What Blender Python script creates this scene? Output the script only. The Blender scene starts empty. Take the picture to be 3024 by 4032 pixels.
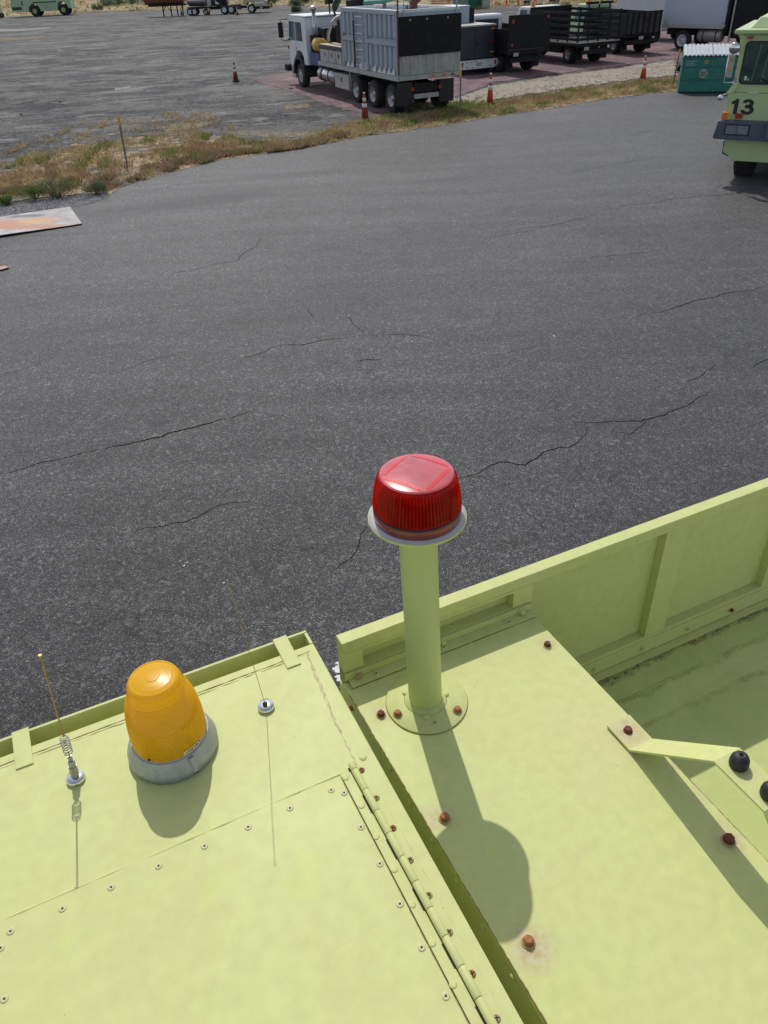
import bpy, bmesh, math, random
import numpy as np
from mathutils import Vector, Matrix
random.seed(7)
rad = math.radians
S = bpy.context.scene
C = S.collection

# ------------------------------------------------------------------ camera
PITCH, ROLL, CAMH = rad(35.5), rad(2.5), 5.0
F_ = np.array([0, math.cos(PITCH), -math.sin(PITCH)])
X0 = np.array([1., 0, 0]); U0 = np.cross(X0, F_)
cr, sr = math.cos(-ROLL), math.sin(-ROLL)
R_ = X0 * cr + U0 * sr
U_ = U0 * cr - X0 * sr
FPX = 3028.0 / (3024 / 1659.)
CAM = np.array([0, 0, CAMH])
cd = bpy.data.cameras.new('camera'); cam = bpy.data.objects.new('camera', cd); C.objects.link(cam)
M = Matrix.Identity(4)
for i in range(3):
    M[i][0] = R_[i]; M[i][1] = U_[i]; M[i][2] = -F_[i]; M[i][3] = CAM[i]
cam.matrix_world = M
cd.sensor_fit = 'VERTICAL'; cd.sensor_height = 36.0; cd.sensor_width = 27.0
cd.lens = 36.0 * 3028.0 / 4032.0
cd.clip_start = 0.05; cd.clip_end = 3000
S.camera = cam

# ------------------------------------------------------------------ light
SUN_AZ, SUN_EL = rad(102), rad(52)
w = bpy.data.worlds.new('World'); S.world = w; w.use_nodes = True
nt = w.node_tree; nt.nodes.clear()
sky = nt.nodes.new('ShaderNodeTexSky'); sky.sky_type = 'NISHITA'; sky.sun_disc = False
sky.sun_elevation = SUN_EL; sky.sun_rotation = rad(90) - SUN_AZ
sky.altitude = 300; sky.dust_density = 1.2; sky.air_density = 1.0
bg = nt.nodes.new('ShaderNodeBackground'); bg.inputs[1].default_value = 0.134
wo = nt.nodes.new('ShaderNodeOutputWorld')
hs = nt.nodes.new('ShaderNodeHueSaturation'); hs.inputs['Saturation'].default_value = .52
nt.links.new(sky.outputs[0], hs.inputs['Color']); nt.links.new(hs.outputs[0], bg.inputs[0]); nt.links.new(bg.outputs[0], wo.inputs[0])
sl = bpy.data.lights.new('sun', 'SUN'); sl.energy = 2.62; sl.angle = rad(0.53); sl.color = (1, .955, .89)
sun = bpy.data.objects.new('sun', sl); C.objects.link(sun)
sdir = Vector((math.cos(SUN_AZ) * math.cos(SUN_EL), math.sin(SUN_AZ) * math.cos(SUN_EL), math.sin(SUN_EL)))
sun.rotation_euler = sdir.to_track_quat('Z', 'Y').to_euler(); sun.location = (0, 20, 40)
S.view_settings.view_transform = 'Standard'; S.view_settings.look = 'None'
S.view_settings.exposure = 0.0; S.view_settings.gamma = 1.0
S.view_settings.use_curve_mapping = False

# ------------------------------------------------------------------ measuring helpers
def ray(px, py):
    return F_ + R_ * (px - 829.5) / FPX - U_ * (py - 1106.0) / FPX
def at(px, py, z=0.0):
    d = ray(px, py); return CAM + d * ((z - CAMH) / d[2])
def zm(x0, y0, s):
    k = 3024 / 1659.
    return lambda x, y: ((x0 + x * s) / k, (y0 + y * s) / k)
Z1 = zm(1050, 0, .5425); Z5 = zm(0, 900, .9042); Z6 = zm(1500, 900, .9186)
C1 = zm(1200, 2300, .7233); C2 = zm(1100, 2900, .6631); C4 = zm(2000, 2700, .6172); C8 = zm(2000, 1800, .7232)
# near-truck frame: x along the long side board, y away over the side
TO = np.array([-.1, 1.29, 0]); TA = rad(24.6)
TX = np.array([math.cos(TA), math.sin(TA), 0]); TY = np.array([-math.sin(TA), math.cos(TA), 0])
def L(p, z=3.7):
    q = at(p[0], p[1], z) - TO; return (float(q @ TX), float(q @ TY))
def LY(p, y):
    d = ray(*p); t = ((TO + TY * y - CAM) @ TY) / (d @ TY); q = CAM + d * t - TO
    return (float(q @ TX), float(q[2]))
def LX(p, x):
    d = ray(*p); t = ((TO + TX * x - CAM) @ TX) / (d @ TX); q = CAM + d * t - TO
    return (float(q @ TY), float(q[2]))

# ------------------------------------------------------------------ mesh helpers
class MB:
    def __init__(s): s.v = []; s.f = []; s.mi = []; s.sm = []
    def add(s, vs, fs, mi=0, smooth=False):
        b = len(s.v); s.v += [tuple(map(float, q)) for q in vs]
        for f in fs: s.f.append([b + i for i in f]); s.mi.append(mi); s.sm.append(smooth)
        return s
    def box(s, x0, x1, y0, y1, z0, z1, mi=0):
        vs = [(x, y, z) for z in (z0, z1) for y in (y0, y1) for x in (x0, x1)]
        return s.add(vs, [(0, 2, 3, 1), (4, 5, 7, 6), (0, 1, 5, 4), (1, 3, 7, 5), (3, 2, 6, 7), (2, 0, 4, 6)], mi)
    def hexa(s, bot, top, mi=0):
        n = len(bot)
        return s.add(list(bot) + list(top), [tuple(range(n))[::-1], tuple(range(n, 2 * n))] +
                     [(i, (i + 1) % n, n + (i + 1) % n, n + i) for i in range(n)], mi)
    def prism(s, poly, z0, z1, mi=0):
        return s.hexa([(x, y, z0) for x, y in poly], [(x, y, z1) for x, y in poly], mi)
    def prism_y(s, poly, y0, y1, mi=0):   # poly in (x,z)
        return s.hexa([(x, y1, z) for x, z in poly], [(x, y0, z) for x, z in poly], mi)
    def prism_x(s, poly, x0, x1, mi=0):   # poly in (y,z)
        return s.hexa([(x0, y, z) for y, z in poly], [(x1, y, z) for y, z in poly], mi)
    def tube(s, pts, r, n=10, mi=0, cap=True):
        pts = [Vector(p) for p in pts]; rs = r if isinstance(r, (list, tuple)) else [r] * len(pts)
        rings = []; up = None
        for i, p in enumerate(pts):
            d = (pts[min(i + 1, len(pts) - 1)] - pts[max(i - 1, 0)]).normalized()
            if up is None:
                up = Vector((0, 0, 1)) if abs(d.z) < .9 else Vector((1, 0, 0))
            sx = d.cross(up).normalized(); up = sx.cross(d).normalized()
            rings.append([p + (sx * math.cos(2 * math.pi * k / n) + up * math.sin(2 * math.pi * k / n)) * rs[i] for k in range(n)])
        vs = [v for rg in rings for v in rg]; fs = []
        for i in range(len(rings) - 1):
            for k in range(n):
                fs.append((i * n + k, i * n + (k + 1) % n, (i + 1) * n + (k + 1) % n, (i + 1) * n + k))
        s.add(vs, fs, mi, True)
        if cap: s.add(rings[0], [tuple(range(n))[::-1]], mi); s.add(rings[-1], [tuple(range(n))], mi)
        return s
    def lathe(s, prof, n=32, c=(0, 0, 0), axis='z', mi=0, smooth=True, rib=None, caps=True):
        vs = []; fs = []
        for j, (r, h) in enumerate(prof):
            for k in range(n):
                a = 2 * math.pi * k / n; rr = r
                if rib and rib[j]: rr = r + rib[j] * (1 if k % 2 else -1)
                if axis == 'z': p = (rr * math.cos(a), rr * math.sin(a), h)
                elif axis == 'y': p = (rr * math.cos(a), h, -rr * math.sin(a))
                else: p = (h, rr * math.cos(a), rr * math.sin(a))
                vs.append((p[0] + c[0], p[1] + c[1], p[2] + c[2]))
        for j in range(len(prof) - 1):
            for k in range(n):
                fs.append((j * n + k, j * n + (k + 1) % n, (j + 1) * n + (k + 1) % n, (j + 1) * n + k))
        s.add(vs, fs, mi, smooth)
        m = len(prof) - 1; b = len(s.v) - len(vs)
        if caps and prof[0][0] > 1e-5: s.f.append([b + k for k in range(n)][::-1]); s.mi.append(mi); s.sm.append(False)
        if caps and prof[m][0] > 1e-5: s.f.append([b + m * n + k for k in range(n)]); s.mi.append(mi); s.sm.append(False)
        return s
    def mesh(s, name, mats):
        me = bpy.data.meshes.new(name); me.from_pydata(s.v, [], s.f)
        for m in (mats if isinstance(mats, (list, tuple)) else [mats]): me.materials.append(m)
        me.polygons.foreach_set('material_index', s.mi); me.polygons.foreach_set('use_smooth', s.sm)
        me.update(); return me
    def build(s, name, mats, parent=None, bevel=0, loc=(0, 0, 0), rot=(0, 0, 0), label=None):
        o = bpy.data.objects.new(name, s.mesh(name, mats)); C.objects.link(o)
        o.location = loc; o.rotation_euler = rot
        if parent is not None: o.parent = parent
        if bevel:
            b = o.modifiers.new('bevel', 'BEVEL'); b.width = bevel; b.segments = 2; b.limit_method = 'ANGLE'; b.angle_limit = rad(40)
        if label: o['label'] = label
        return o
def box(name, mat, parent, *a, bevel=0, label=None): return MB().box(*a).build(name, mat, parent, bevel, label=label)
def tag(o, label=None, cat=None, group=None, kind=None):
    if label: o['label'] = label
    if cat: o['category'] = cat
    if group: o['group'] = group
    if kind: o['kind'] = kind
    return o
def thing(name, loc, rz, label, cat, group=None):
    o = bpy.data.objects.new(name, None); C.objects.link(o); o.location = loc; o.rotation_euler = (0, 0, rz)
    o.empty_display_size = .2
    return tag(o, label, cat, group)
def inst(src, parent=None, loc=None, rot=None, link_children=True):
    c = src.copy(); C.objects.link(c)
    if parent is not None: c.parent = parent
    if loc is not None: c.location = loc
    if rot is not None: c.rotation_euler = rot
    if link_children:
        for ch in list(src.children): inst(ch, c)
    return c
# ------------------------------------------------------------------ materials
def _mat(name):
    m = bpy.data.materials.new(name); m.use_nodes = True
    return m, m.node_tree, m.node_tree.nodes['Principled BSDF']
def N(nt, t, **k):
    n = nt.nodes.new(t)
    for a, b in k.items(): setattr(n, a, b)
    return n
def noise(nt, co, scale, detail=4, rough=.55, dist=0):
    n = N(nt, 'ShaderNodeTexNoise'); n.inputs['Scale'].default_value = scale; n.inputs['Detail'].default_value = detail
    n.inputs['Roughness'].default_value = rough; n.inputs['Distortion'].default_value = dist
    nt.links.new(co, n.inputs['Vector']); return n.outputs['Fac']
def ramp(nt, fac, stops):
    r = N(nt, 'ShaderNodeValToRGB'); e = r.color_ramp.elements
    while len(e) > 1: e.remove(e[-1])
    for i, (p, c) in enumerate(stops):
        if not isinstance(c, (tuple, list)): c = (c, c, c)
        el = e[0] if i == 0 else e.new(p)
        el.position = p; el.color = (*c, 1)
    nt.links.new(fac, r.inputs[0]); return r.outputs[0]
def mix(nt, fac, a, b, blend='MIX'):
    m = N(nt, 'ShaderNodeMix', data_type='RGBA', blend_type=blend)
    if isinstance(fac, (int, float)): m.inputs[0].default_value = fac
    else: nt.links.new(fac, m.inputs[0])
    for i, c in ((6, a), (7, b)):
        if isinstance(c, (tuple, list)): m.inputs[i].default_value = (*c, 1)
        else: nt.links.new(c, m.inputs[i])
    return m.outputs[2]
def math_(nt, op, a, b=None, c=None):
    m = N(nt, 'ShaderNodeMath', operation=op)
    for i, q in enumerate((a, b, c)):
        if q is None: continue
        if isinstance(q, (int, float)): m.inputs[i].default_value = q
        else: nt.links.new(q, m.inputs[i])
    return m.outputs[0]
def obco(nt, which='Object'): return N(nt, 'ShaderNodeTexCoord').outputs[which]
def bump(nt, p, h, strength=.3, dist=.01):
    b = N(nt, 'ShaderNodeBump'); b.inputs['Strength'].default_value = strength; b.inputs['Distance'].default_value = dist
    nt.links.new(h, b.inputs['Height']); nt.links.new(b.outputs[0], p.inputs['Normal'])
def simple(name, col, rough=.5, metal=0, var=.15, scale=3, dirt=None, dirt_amt=.5, spec=.5, bmp=0, coat=0):
    m, nt, p = _mat(name); co = obco(nt)
    c2 = tuple(x * (1 - var) for x in col); c3 = tuple(min(1, x * (1 + var)) for x in col)
    out = ramp(nt, noise(nt, co, scale, 5), [(.3, c2), (.7, c3)])
    if dirt:
        k = ramp(nt, noise(nt, co, scale * 2.3, 6, .65, .4), [(.55, 0.), (.72, dirt_amt)])
        out = mix(nt, k, out, dirt)
    nt.links.new(out, p.inputs['Base Color'])
    p.inputs['Roughness'].default_value = rough; p.inputs['Metallic'].default_value = metal
    p.inputs['Specular IOR Level'].default_value = spec; p.inputs['Coat Weight'].default_value = coat
    if bmp: bump(nt, p, noise(nt, co, scale * 12, 4), bmp, .01)
    return m

LIME = (.60, .715, .285)
def near_paint(name, streak=False):
    m, nt, p = _mat(name); co = obco(nt)
    n1 = noise(nt, co, 3.2, 5, .6, .5)
    a = ramp(nt, n1, [(.28, (.580, .636, .252)), (.5, (.594, .628, .258)), (.72, (.610, .616, .275))])
    fine = ramp(nt, noise(nt, co, 40, 3), [(.3, .95), (.7, 1.04)])
    a = mix(nt, 1.0, a, fine, 'MULTIPLY')
    # bright yellow-green worn patches
    a = mix(nt, ramp(nt, noise(nt, co, 7.5, 3, .5, .2), [(.66, 0.), (.74, .45)]), a, (.61, .71, .19))
    # thin tan dust film
    a = mix(nt, ramp(nt, noise(nt, co, 11, 6, .7, .8), [(.62, 0.), (.78, .40)]), a, (.55, .47, .28))
    mpx = N(nt, 'ShaderNodeMapping'); mpx.inputs['Scale'].default_value = (3, 60, 1); mpx.inputs['Rotation'].default_value = (0, 0, .9); nt.links.new(co, mpx.inputs[0])
    a = mix(nt, ramp(nt, noise(nt, mpx.outputs[0], 1.5, 4, .7, .2), [(.66, 0.), (.76, .35)]), a, (.42, .40, .22))
    # small dark specks and chips
    v = N(nt, 'ShaderNodeTexVoronoi'); v.inputs['Scale'].default_value = 26; nt.links.new(co, v.inputs['Vector'])
    sz = math_(nt, 'MULTIPLY', ramp(nt, noise(nt, co, 31, 1), [(.5, 0.), (.75, 1.)]), .085)
    sp = math_(nt, 'LESS_THAN', v.outputs['Distance'], sz)
    a = mix(nt, math_(nt, 'MULTIPLY', sp, .75), a, (.20, .17, .09))
    if streak:
        # moss and grime lying along the foot of the side board and the ridges of the floor
        sx = N(nt, 'ShaderNodeSeparateXYZ'); nt.links.new(co, sx.inputs[0])
        wob = math_(nt, 'MULTIPLY', math_(nt, 'SUBTRACT', noise(nt, co, 11, 8, .75, .3), .5), .085)
        yy = math_(nt, 'ADD', sx.outputs[1], wob)
        def band(y0, wd, amt):
            d = math_(nt, 'ABSOLUTE', math_(nt, 'SUBTRACT', yy, y0))
            return math_(nt, 'MULTIPLY', ramp(nt, math_(nt, 'DIVIDE', d, wd), [(.0, 1.), (1., 0.)]), amt)
        brk = ramp(nt, noise(nt, co, 9, 6, .7, .4), [(.38, 0.), (.56, 1.)])
        b1 = math_(nt, 'MULTIPLY', band(-.127, .020, 1.1), ramp(nt, noise(nt, co, 55, 5, .8), [(.36, .1), (.6, 1.)]))
        b2 = math_(nt, 'MULTIPLY', band(-.212, .011, .38), brk); b3 = math_(nt, 'MULTIPLY', band(-.296, .009, .30), brk)
        g = math_(nt, 'MINIMUM', math_(nt, 'ADD', b1, math_(nt, 'ADD', b2, b3)), 1.)
        # green algae over the whole floor
        a = mix(nt, ramp(nt, noise(nt, co, 5, 6, .7, .6), [(.4, .1), (.65, .55)]), a, (.42, .50, .16))
        a = mix(nt, g, a, (.13, .10, .045))
    nt.links.new(a, p.inputs['Base Color'])
    p.inputs['Specular IOR Level'].default_value = .28
    nt.links.new(ramp(nt, n1, [(.3, .48), (.7, .68)]), p.inputs['Roughness'])
    bump(nt, p, noise(nt, co, 5, 3), .06, .006)
    return m
def spot_stain_paint(name, spots):
    """truck paint with rust blooms round given bolt positions (x, y, radius)"""
    m = near_paint(name); nt = m.node_tree; p = nt.nodes['Principled BSDF']; co = obco(nt)
    cur = p.inputs['Base Color'].links[0].from_socket
    nz = math_(nt, 'MULTIPLY', math_(nt, 'SUBTRACT', noise(nt, co, 45, 6, .75), .5), .03)
    tot = None
    for (x, y, r, amt) in spots:
        mp = N(nt, 'ShaderNodeVectorMath', operation='MULTIPLY'); mp.inputs[1].default_value = (1, 1, 0)
        nt.links.new(co, mp.inputs[0])
        d = N(nt, 'ShaderNodeVectorMath', operation='DISTANCE'); d.inputs[1].default_value = (x, y, 0)
        nt.links.new(mp.outputs[0], d.inputs[0])
        k = math_(nt, 'MULTIPLY', ramp(nt, math_(nt, 'DIVIDE', math_(nt, 'ADD', d.outputs['Value'], nz), r), [(.2, 1.), (1., 0.)]), amt)
        tot = k if tot is None else math_(nt, 'MAXIMUM', tot, k)
    tint = ramp(nt, noise(nt, co, 70, 4), [(.4, (.50, .34, .20)), (.6, (.58, .50, .40))])
    nt.links.new(mix(nt, tot, cur, tint), p.inputs['Base Color'])
    return m
P_NEAR = near_paint('lime_paint'); P_FLOOR = near_paint('lime_paint_mossy', True)
P_MAST = simple('mast_paint', (.55, .61, .25), .5, var=.05, scale=5)
def rust(name, a, b):
    m, nt, p = _mat(name); co = obco(nt)
    nt.links.new(ramp(nt, noise(nt, co, 160, 5, .7), [(.35, a), (.65, b)]), p.inputs['Base Color'])
    p.inputs['Roughness'].default_value = .85; bump(nt, p, noise(nt, co, 400, 3), .6, .001); return m
RUST_D = rust('dark_rust', (.10, .03, .022), (.22, .07, .04)); RUST_O = rust('orange_rust', (.52, .22, .07), (.26, .10, .05))
RUST_T = rust('tan_rust', (.48, .30, .14), (.42, .40, .20)); SEAL = simple('old_sealant', (.54, .50, .29), .8, var=.2, scale=30)
SEALP = simple('tan_seam_dirt', (.36, .25, .12), .85, var=.35, scale=40)
HOLE = simple('dark_hole', (.03, .025, .015), .9)
RUBBER = simple('black_rubber', (.018, .02, .024), .55, var=.3, scale=60, dirt=(.08, .08, .07), dirt_amt=.5)
CAST = simple('cast_aluminium', (.42, .43, .44), .42, metal=.55, var=.10, scale=60, dirt=(.33, .31, .24), dirt_amt=.5, bmp=.25)
CHROME = simple('chrome', (.75, .75, .76), .15, metal=1, var=.04)
BRASS = simple('brassy_wire', (.38, .27, .12), .4, metal=.8, var=.25, scale=60)
STEELW = simple('dull_steel', (.38, .37, .35), .45, metal=.7)
GREYPAINT = simple('grey_gasket', (.50, .49, .52), .7, var=.12, scale=30)
def lens(name, col, sub, rough=.14, clear=.45):
    m, nt, p = _mat(name); co = obco(nt)
    p.inputs['Base Color'].default_value = (*col, 1); p.inputs['IOR'].default_value = 1.45
    p.inputs['Coat Weight'].default_value = .8; p.inputs['Coat Roughness'].default_value = .10
    nt.links.new(ramp(nt, noise(nt, co, 25, 4), [(.3, rough * .8), (.7, rough * 1.7)]), p.inputs['Roughness'])
    tr = N(nt, 'ShaderNodeBsdfTranslucent'); tr.inputs[0].default_value = (*sub, 1)
    tp = N(nt, 'ShaderNodeBsdfTransparent'); tp.inputs[0].default_value = (*col, 1)
    mx = N(nt, 'ShaderNodeMixShader'); mx.inputs[0].default_value = .5
    mx2 = N(nt, 'ShaderNodeMixShader'); mx2.inputs[0].default_value = clear
    o = nt.nodes['Material Output']
    nt.links.new(p.outputs[0], mx.inputs[1]); nt.links.new(tr.outputs[0], mx.inputs[2])
    nt.links.new(mx.outputs[0], mx2.inputs[1]); nt.links.new(tp.outputs[0], mx2.inputs[2]); nt.links.new(mx2.outputs[0], o.inputs[0])
    return m
L_RED = lens('red_lens', (.82, .008, .008), (1., .02, .015), .12, .55); L_AMB = lens('amber_lens', (.98, .62, .012), (1., .72, .03), .2, .10)
L_REDTOP = simple('sky_pink_red_lens_top', (.60, .085, .10), .22, var=.25, scale=14, dirt=(.50, .26, .28), dirt_amt=.5, coat=.6)  # paler red, with the sky and sun reflection put into its pink
L_REDBAND = simple('dirty_red_rim', (.25, .045, .025), .3, var=.4, scale=40, coat=.5)

# asphalt; damp or oily stains (x, y, half length, half width, turn, amount)
OILS = [(-4.6, 21.6, 3.2, .9, .35, .5), (-2.2, 24.4, 2.6, .5, .2, .45), (1.5, 17.5, 4.5, 1.2, .4, .28), (-3.0, 9.3, .22, .12, 0, .6), (6.5, 28.0, 4., .6, .25, .3), (-1.2, 13.2, 2.4, .9, .3, .25)]
def asphalt():
    m, nt, p = _mat('asphalt'); co = obco(nt)
    v = N(nt, 'ShaderNodeTexVoronoi'); v.inputs['Scale'].default_value = 105; nt.links.new(co, v.inputs['Vector'])
    sep = N(nt, 'ShaderNodeSeparateColor'); nt.links.new(v.outputs['Color'], sep.inputs[0])
    st = ramp(nt, sep.outputs[0], [(.0, (.004, .004, .004)), (.42, (.025, .025, .0255)), (.75, (.047, .046, .047)), (.93, (.115, .114, .114)), (1., (.28, .275, .275))])
    v2 = N(nt, 'ShaderNodeTexVoronoi'); v2.inputs['Scale'].default_value = 24; nt.links.new(co, v2.inputs['Vector'])
    sep2 = N(nt, 'ShaderNodeSeparateColor'); nt.links.new(v2.outputs['Color'], sep2.inputs[0])
    st = mix(nt, .3, st, ramp(nt, sep2.outputs[1], [(.0, (.012, .012, .012)), (.9, (.06, .059, .060)), (1., (.2, .2, .195))]))
    st = mix(nt, 1.0, st, ramp(nt, noise(nt, co, 16, 4, .7), [(.32, .92), (.5, 1.), (.68, 1.09)]), 'MULTIPLY')
    st = mix(nt, 1.0, st, ramp(nt, noise(nt, co, 4.2, 5, .7), [(.32, .88), (.5, 1.), (.68, 1.13)]), 'MULTIPLY')
    vc = N(nt, 'ShaderNodeTexVoronoi', feature='DISTANCE_TO_EDGE'); vc.inputs['Scale'].default_value = .62
    wv = N(nt, 'ShaderNodeTexNoise'); wv.inputs['Scale'].default_value = 1.1; wv.inputs['Detail'].default_value = 8; wv.inputs['Roughness'].default_value = .65; nt.links.new(co, wv.inputs['Vector'])
    va = N(nt, 'ShaderNodeVectorMath', operation='MULTIPLY_ADD'); va.inputs[1].default_value = (1.6, 1.6, 0); nt.links.new(wv.outputs['Color'], va.inputs[0]); nt.links.new(co, va.inputs[2]); nt.links.new(va.outputs[0], vc.inputs['Vector'])
    hair = math_(nt, 'MULTIPLY', ramp(nt, vc.outputs['Distance'], [(.002, 1.), (.010, 0.)]), ramp(nt, noise(nt, co, .45, 4, .6), [(.46, 0.), (.58, .75)]))
    st = mix(nt, hair, st, (.010, .010, .010))
    big = ramp(nt, noise(nt, co, .16, 6, .6, .4), [(.3, .80), (.7, 1.25)])
    st = mix(nt, 1.0, st, big, 'MULTIPLY')
    mp = N(nt, 'ShaderNodeMapping'); mp.inputs['Scale'].default_value = (.25, 1.6, 1); mp.inputs['Rotation'].default_value = (0, 0, rad(-22)); nt.links.new(co, mp.inputs[0])
    st = mix(nt, 1.0, st, ramp(nt, noise(nt, mp.outputs[0], .9, 6, .62, .3), [(.3, .78), (.5, 1.), (.72, 1.3)]), 'MULTIPLY')
    st = mix(nt, ramp(nt, noise(nt, co, 1.1, 6, .7, .5), [(.62, 0.), (.8, .35)]), st, (.115, .11, .105))
    st = mix(nt, ramp(nt, noise(nt, co, .55, 7, .7, .8), [(.63, 0.), (.78, .4)]), st, (.04, .04, .042))
    nzs = math_(nt, 'MULTIPLY', math_(nt, 'SUBTRACT', noise(nt, co, .5, 6, .7, .5), .5), 1.6)
    for (qx, qy, sx, sy_, rz_, amt) in (OILS):
        mp2 = N(nt, 'ShaderNodeMapping'); mp2.vector_type = 'TEXTURE'; mp2.inputs['Location'].default_value = (qx, qy, 0); mp2.inputs['Rotation'].default_value = (0, 0, rz_); mp2.inputs['Scale'].default_value = (sx, sy_, 1); nt.links.new(co, mp2.inputs[0])
        ln = N(nt, 'ShaderNodeVectorMath', operation='LENGTH'); nt.links.new(mp2.outputs[0], ln.inputs[0])
        st = mix(nt, ramp(nt, math_(nt, 'ADD', ln.outputs['Value'], nzs), [(.35, amt), (1., 0.)]), st, (.016, .016, .017))
    bw = N(nt, 'ShaderNodeRGBToBW'); nt.links.new(st, bw.inputs[0])
    gl = math_(nt, 'MINIMUM', math_(nt, 'MULTIPLY_ADD', bw.outputs[0], 7.6, .24), 2.0)
    st = mix(nt, 1.0, st, (.52, .515, .545), 'MULTIPLY')
    nt.links.new(st, p.inputs['Base Color']); p.inputs['Roughness'].default_value = .6; p.inputs['Sheen Weight'].default_value = .06; p.inputs['Sheen Roughness'].default_value = .5
    nt.links.new(gl, p.inputs['Specular IOR Level'])
    h = math_(nt, 'ADD', math_(nt, 'MULTIPLY', v.outputs['Distance'], -1.), noise(nt, co, 120, 2))
    bump(nt, p, h, .75, .006)
    return m
def ground(name, stops, scale, fine, fine_scale, rough=.9, edge=False, patches=None, sheen=0., es=1.6, ea=2.6):
    m, nt, p = _mat(name); co = obco(nt)
    a = ramp(nt, noise(nt, co, scale, 7, .65, .5), stops)
    v = N(nt, 'ShaderNodeTexVoronoi'); v.inputs['Scale'].default_value = fine_scale; nt.links.new(co, v.inputs['Vector'])
    sep = N(nt, 'ShaderNodeSeparateColor'); nt.links.new(v.outputs['Color'], sep.inputs[0])
    a = mix(nt, 1.0, a, ramp(nt, sep.outputs[0], [(0, 1 - fine), (.5, 1.), (1, 1 + fine)]), 'MULTIPLY')
    a = mix(nt, 1.0, a, ramp(nt, noise(nt, co, fine_scale * .28, 4, .7), [(.34, .72), (.5, 1.), (.66, 1.3)]), 'MULTIPLY')
    if patches:
        for (sc, lo, hi, col, amt) in patches:
            mp = N(nt, 'ShaderNodeMapping'); mp.inputs['Scale'].default_value = (.65, 1.3, 1); mp.inputs['Rotation'].default_value = (0, 0, rad(-8)); nt.links.new(co, mp.inputs[0])
            a = mix(nt, ramp(nt, noise(nt, mp.outputs[0], sc, 7, .7, .6), [(lo, 0.), (hi, amt)]), a, col)
    nt.links.new(a, p.inputs['Base Color']); p.inputs['Roughness'].default_value = .72 if sheen else rough
    p.inputs['Specular IOR Level'].default_value = .22 if sheen else .3; p.inputs['Sheen Weight'].default_value = sheen; p.inputs['Sheen Roughness'].default_value = .5
    if sheen:
        bw = N(nt, 'ShaderNodeRGBToBW'); nt.links.new(a, bw.inputs[0]); nt.links.new(math_(nt, 'MULTIPLY', bw.outputs[0], 4.0), p.inputs['Specular IOR Level'])
    bump(nt, p, noise(nt, co, fine_scale * .7, 4), .8, .02)
    if edge:
        at_ = N(nt, 'ShaderNodeAttribute'); at_.attribute_name = 'edge'
        k = math_(nt, 'ADD', at_.outputs['Fac'], math_(nt, 'MULTIPLY', math_(nt, 'SUBTRACT', noise(nt, co, es, 9, .8, .4), .5), ea))
        al = math_(nt, 'GREATER_THAN', k, .34)
        nt.links.new(al, p.inputs['Alpha'])
    return m
ASPH = asphalt()
LOT = ground('lot_gravel', [(.36, (.024, .025, .026)), (.5, (.040, .040, .041)), (.64, (.062, .060, .057))], .22, .65, 11, sheen=.03, patches=[
    (.20, .47, .60, (.088, .076, .062), .75), (.34, .53, .60, (.022, .021, .020), .85), (.7, .54, .64, (.15, .145, .14), .6), (1.9, .57, .65, (.02, .02, .02), .65)])
SAND = ground('pale_sand', [(.3, (.20, .165, .125)), (.55, (.32, .275, .22)), (.75, (.22, .17, .11))], .7, .25, 14, edge=True)
PINK = ground('pink_red_ground_paint', [(.3, (.11, .072, .075)), (.5, (.17, .108, .112)), (.7, (.25, .175, .175))], .6, .2, 10, edge=True,  # pink kept dark: the trucks' shadow over the pad is in this colour
              patches=[(.8, .55, .7, (.10, .075, .075), .75)])
VERGE = ground('dry_verge_soil', [(.28, (.085, .08, .06)), (.42, (.24, .165, .10)), (.52, (.36, .25, .15)), (.62, (.34, .27, .15)), (.74, (.15, .16, .07))], 1.3, .4, 14, edge=True, patches=[(1.0, .50, .58, (.075, .074, .072), .9), (.9, .60, .70, (.10, .13, .035), .7)], ea=3.6, es=2.0)
FIELD = ground('dry_field_soil', [(.3, (.13, .12, .055)), (.5, (.30, .235, .12)), (.62, (.40, .30, .16)), (.75, (.18, .15, .08))], .16, .3, 6, edge=True)
CHIP = ground('crushed_stone', [(.3, (.10, .10, .105)), (.7, (.19, .19, .195))], 1.5, .6, 24, edge=True)
TRACK = ground('far_track', [(.3, (.085, .085, .088)), (.7, (.13, .125, .12))], .2, .3, 8, edge=True)
CRACK = simple('crack_dirt_fill', (.013, .012, .012), .98, spec=.04)

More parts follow.
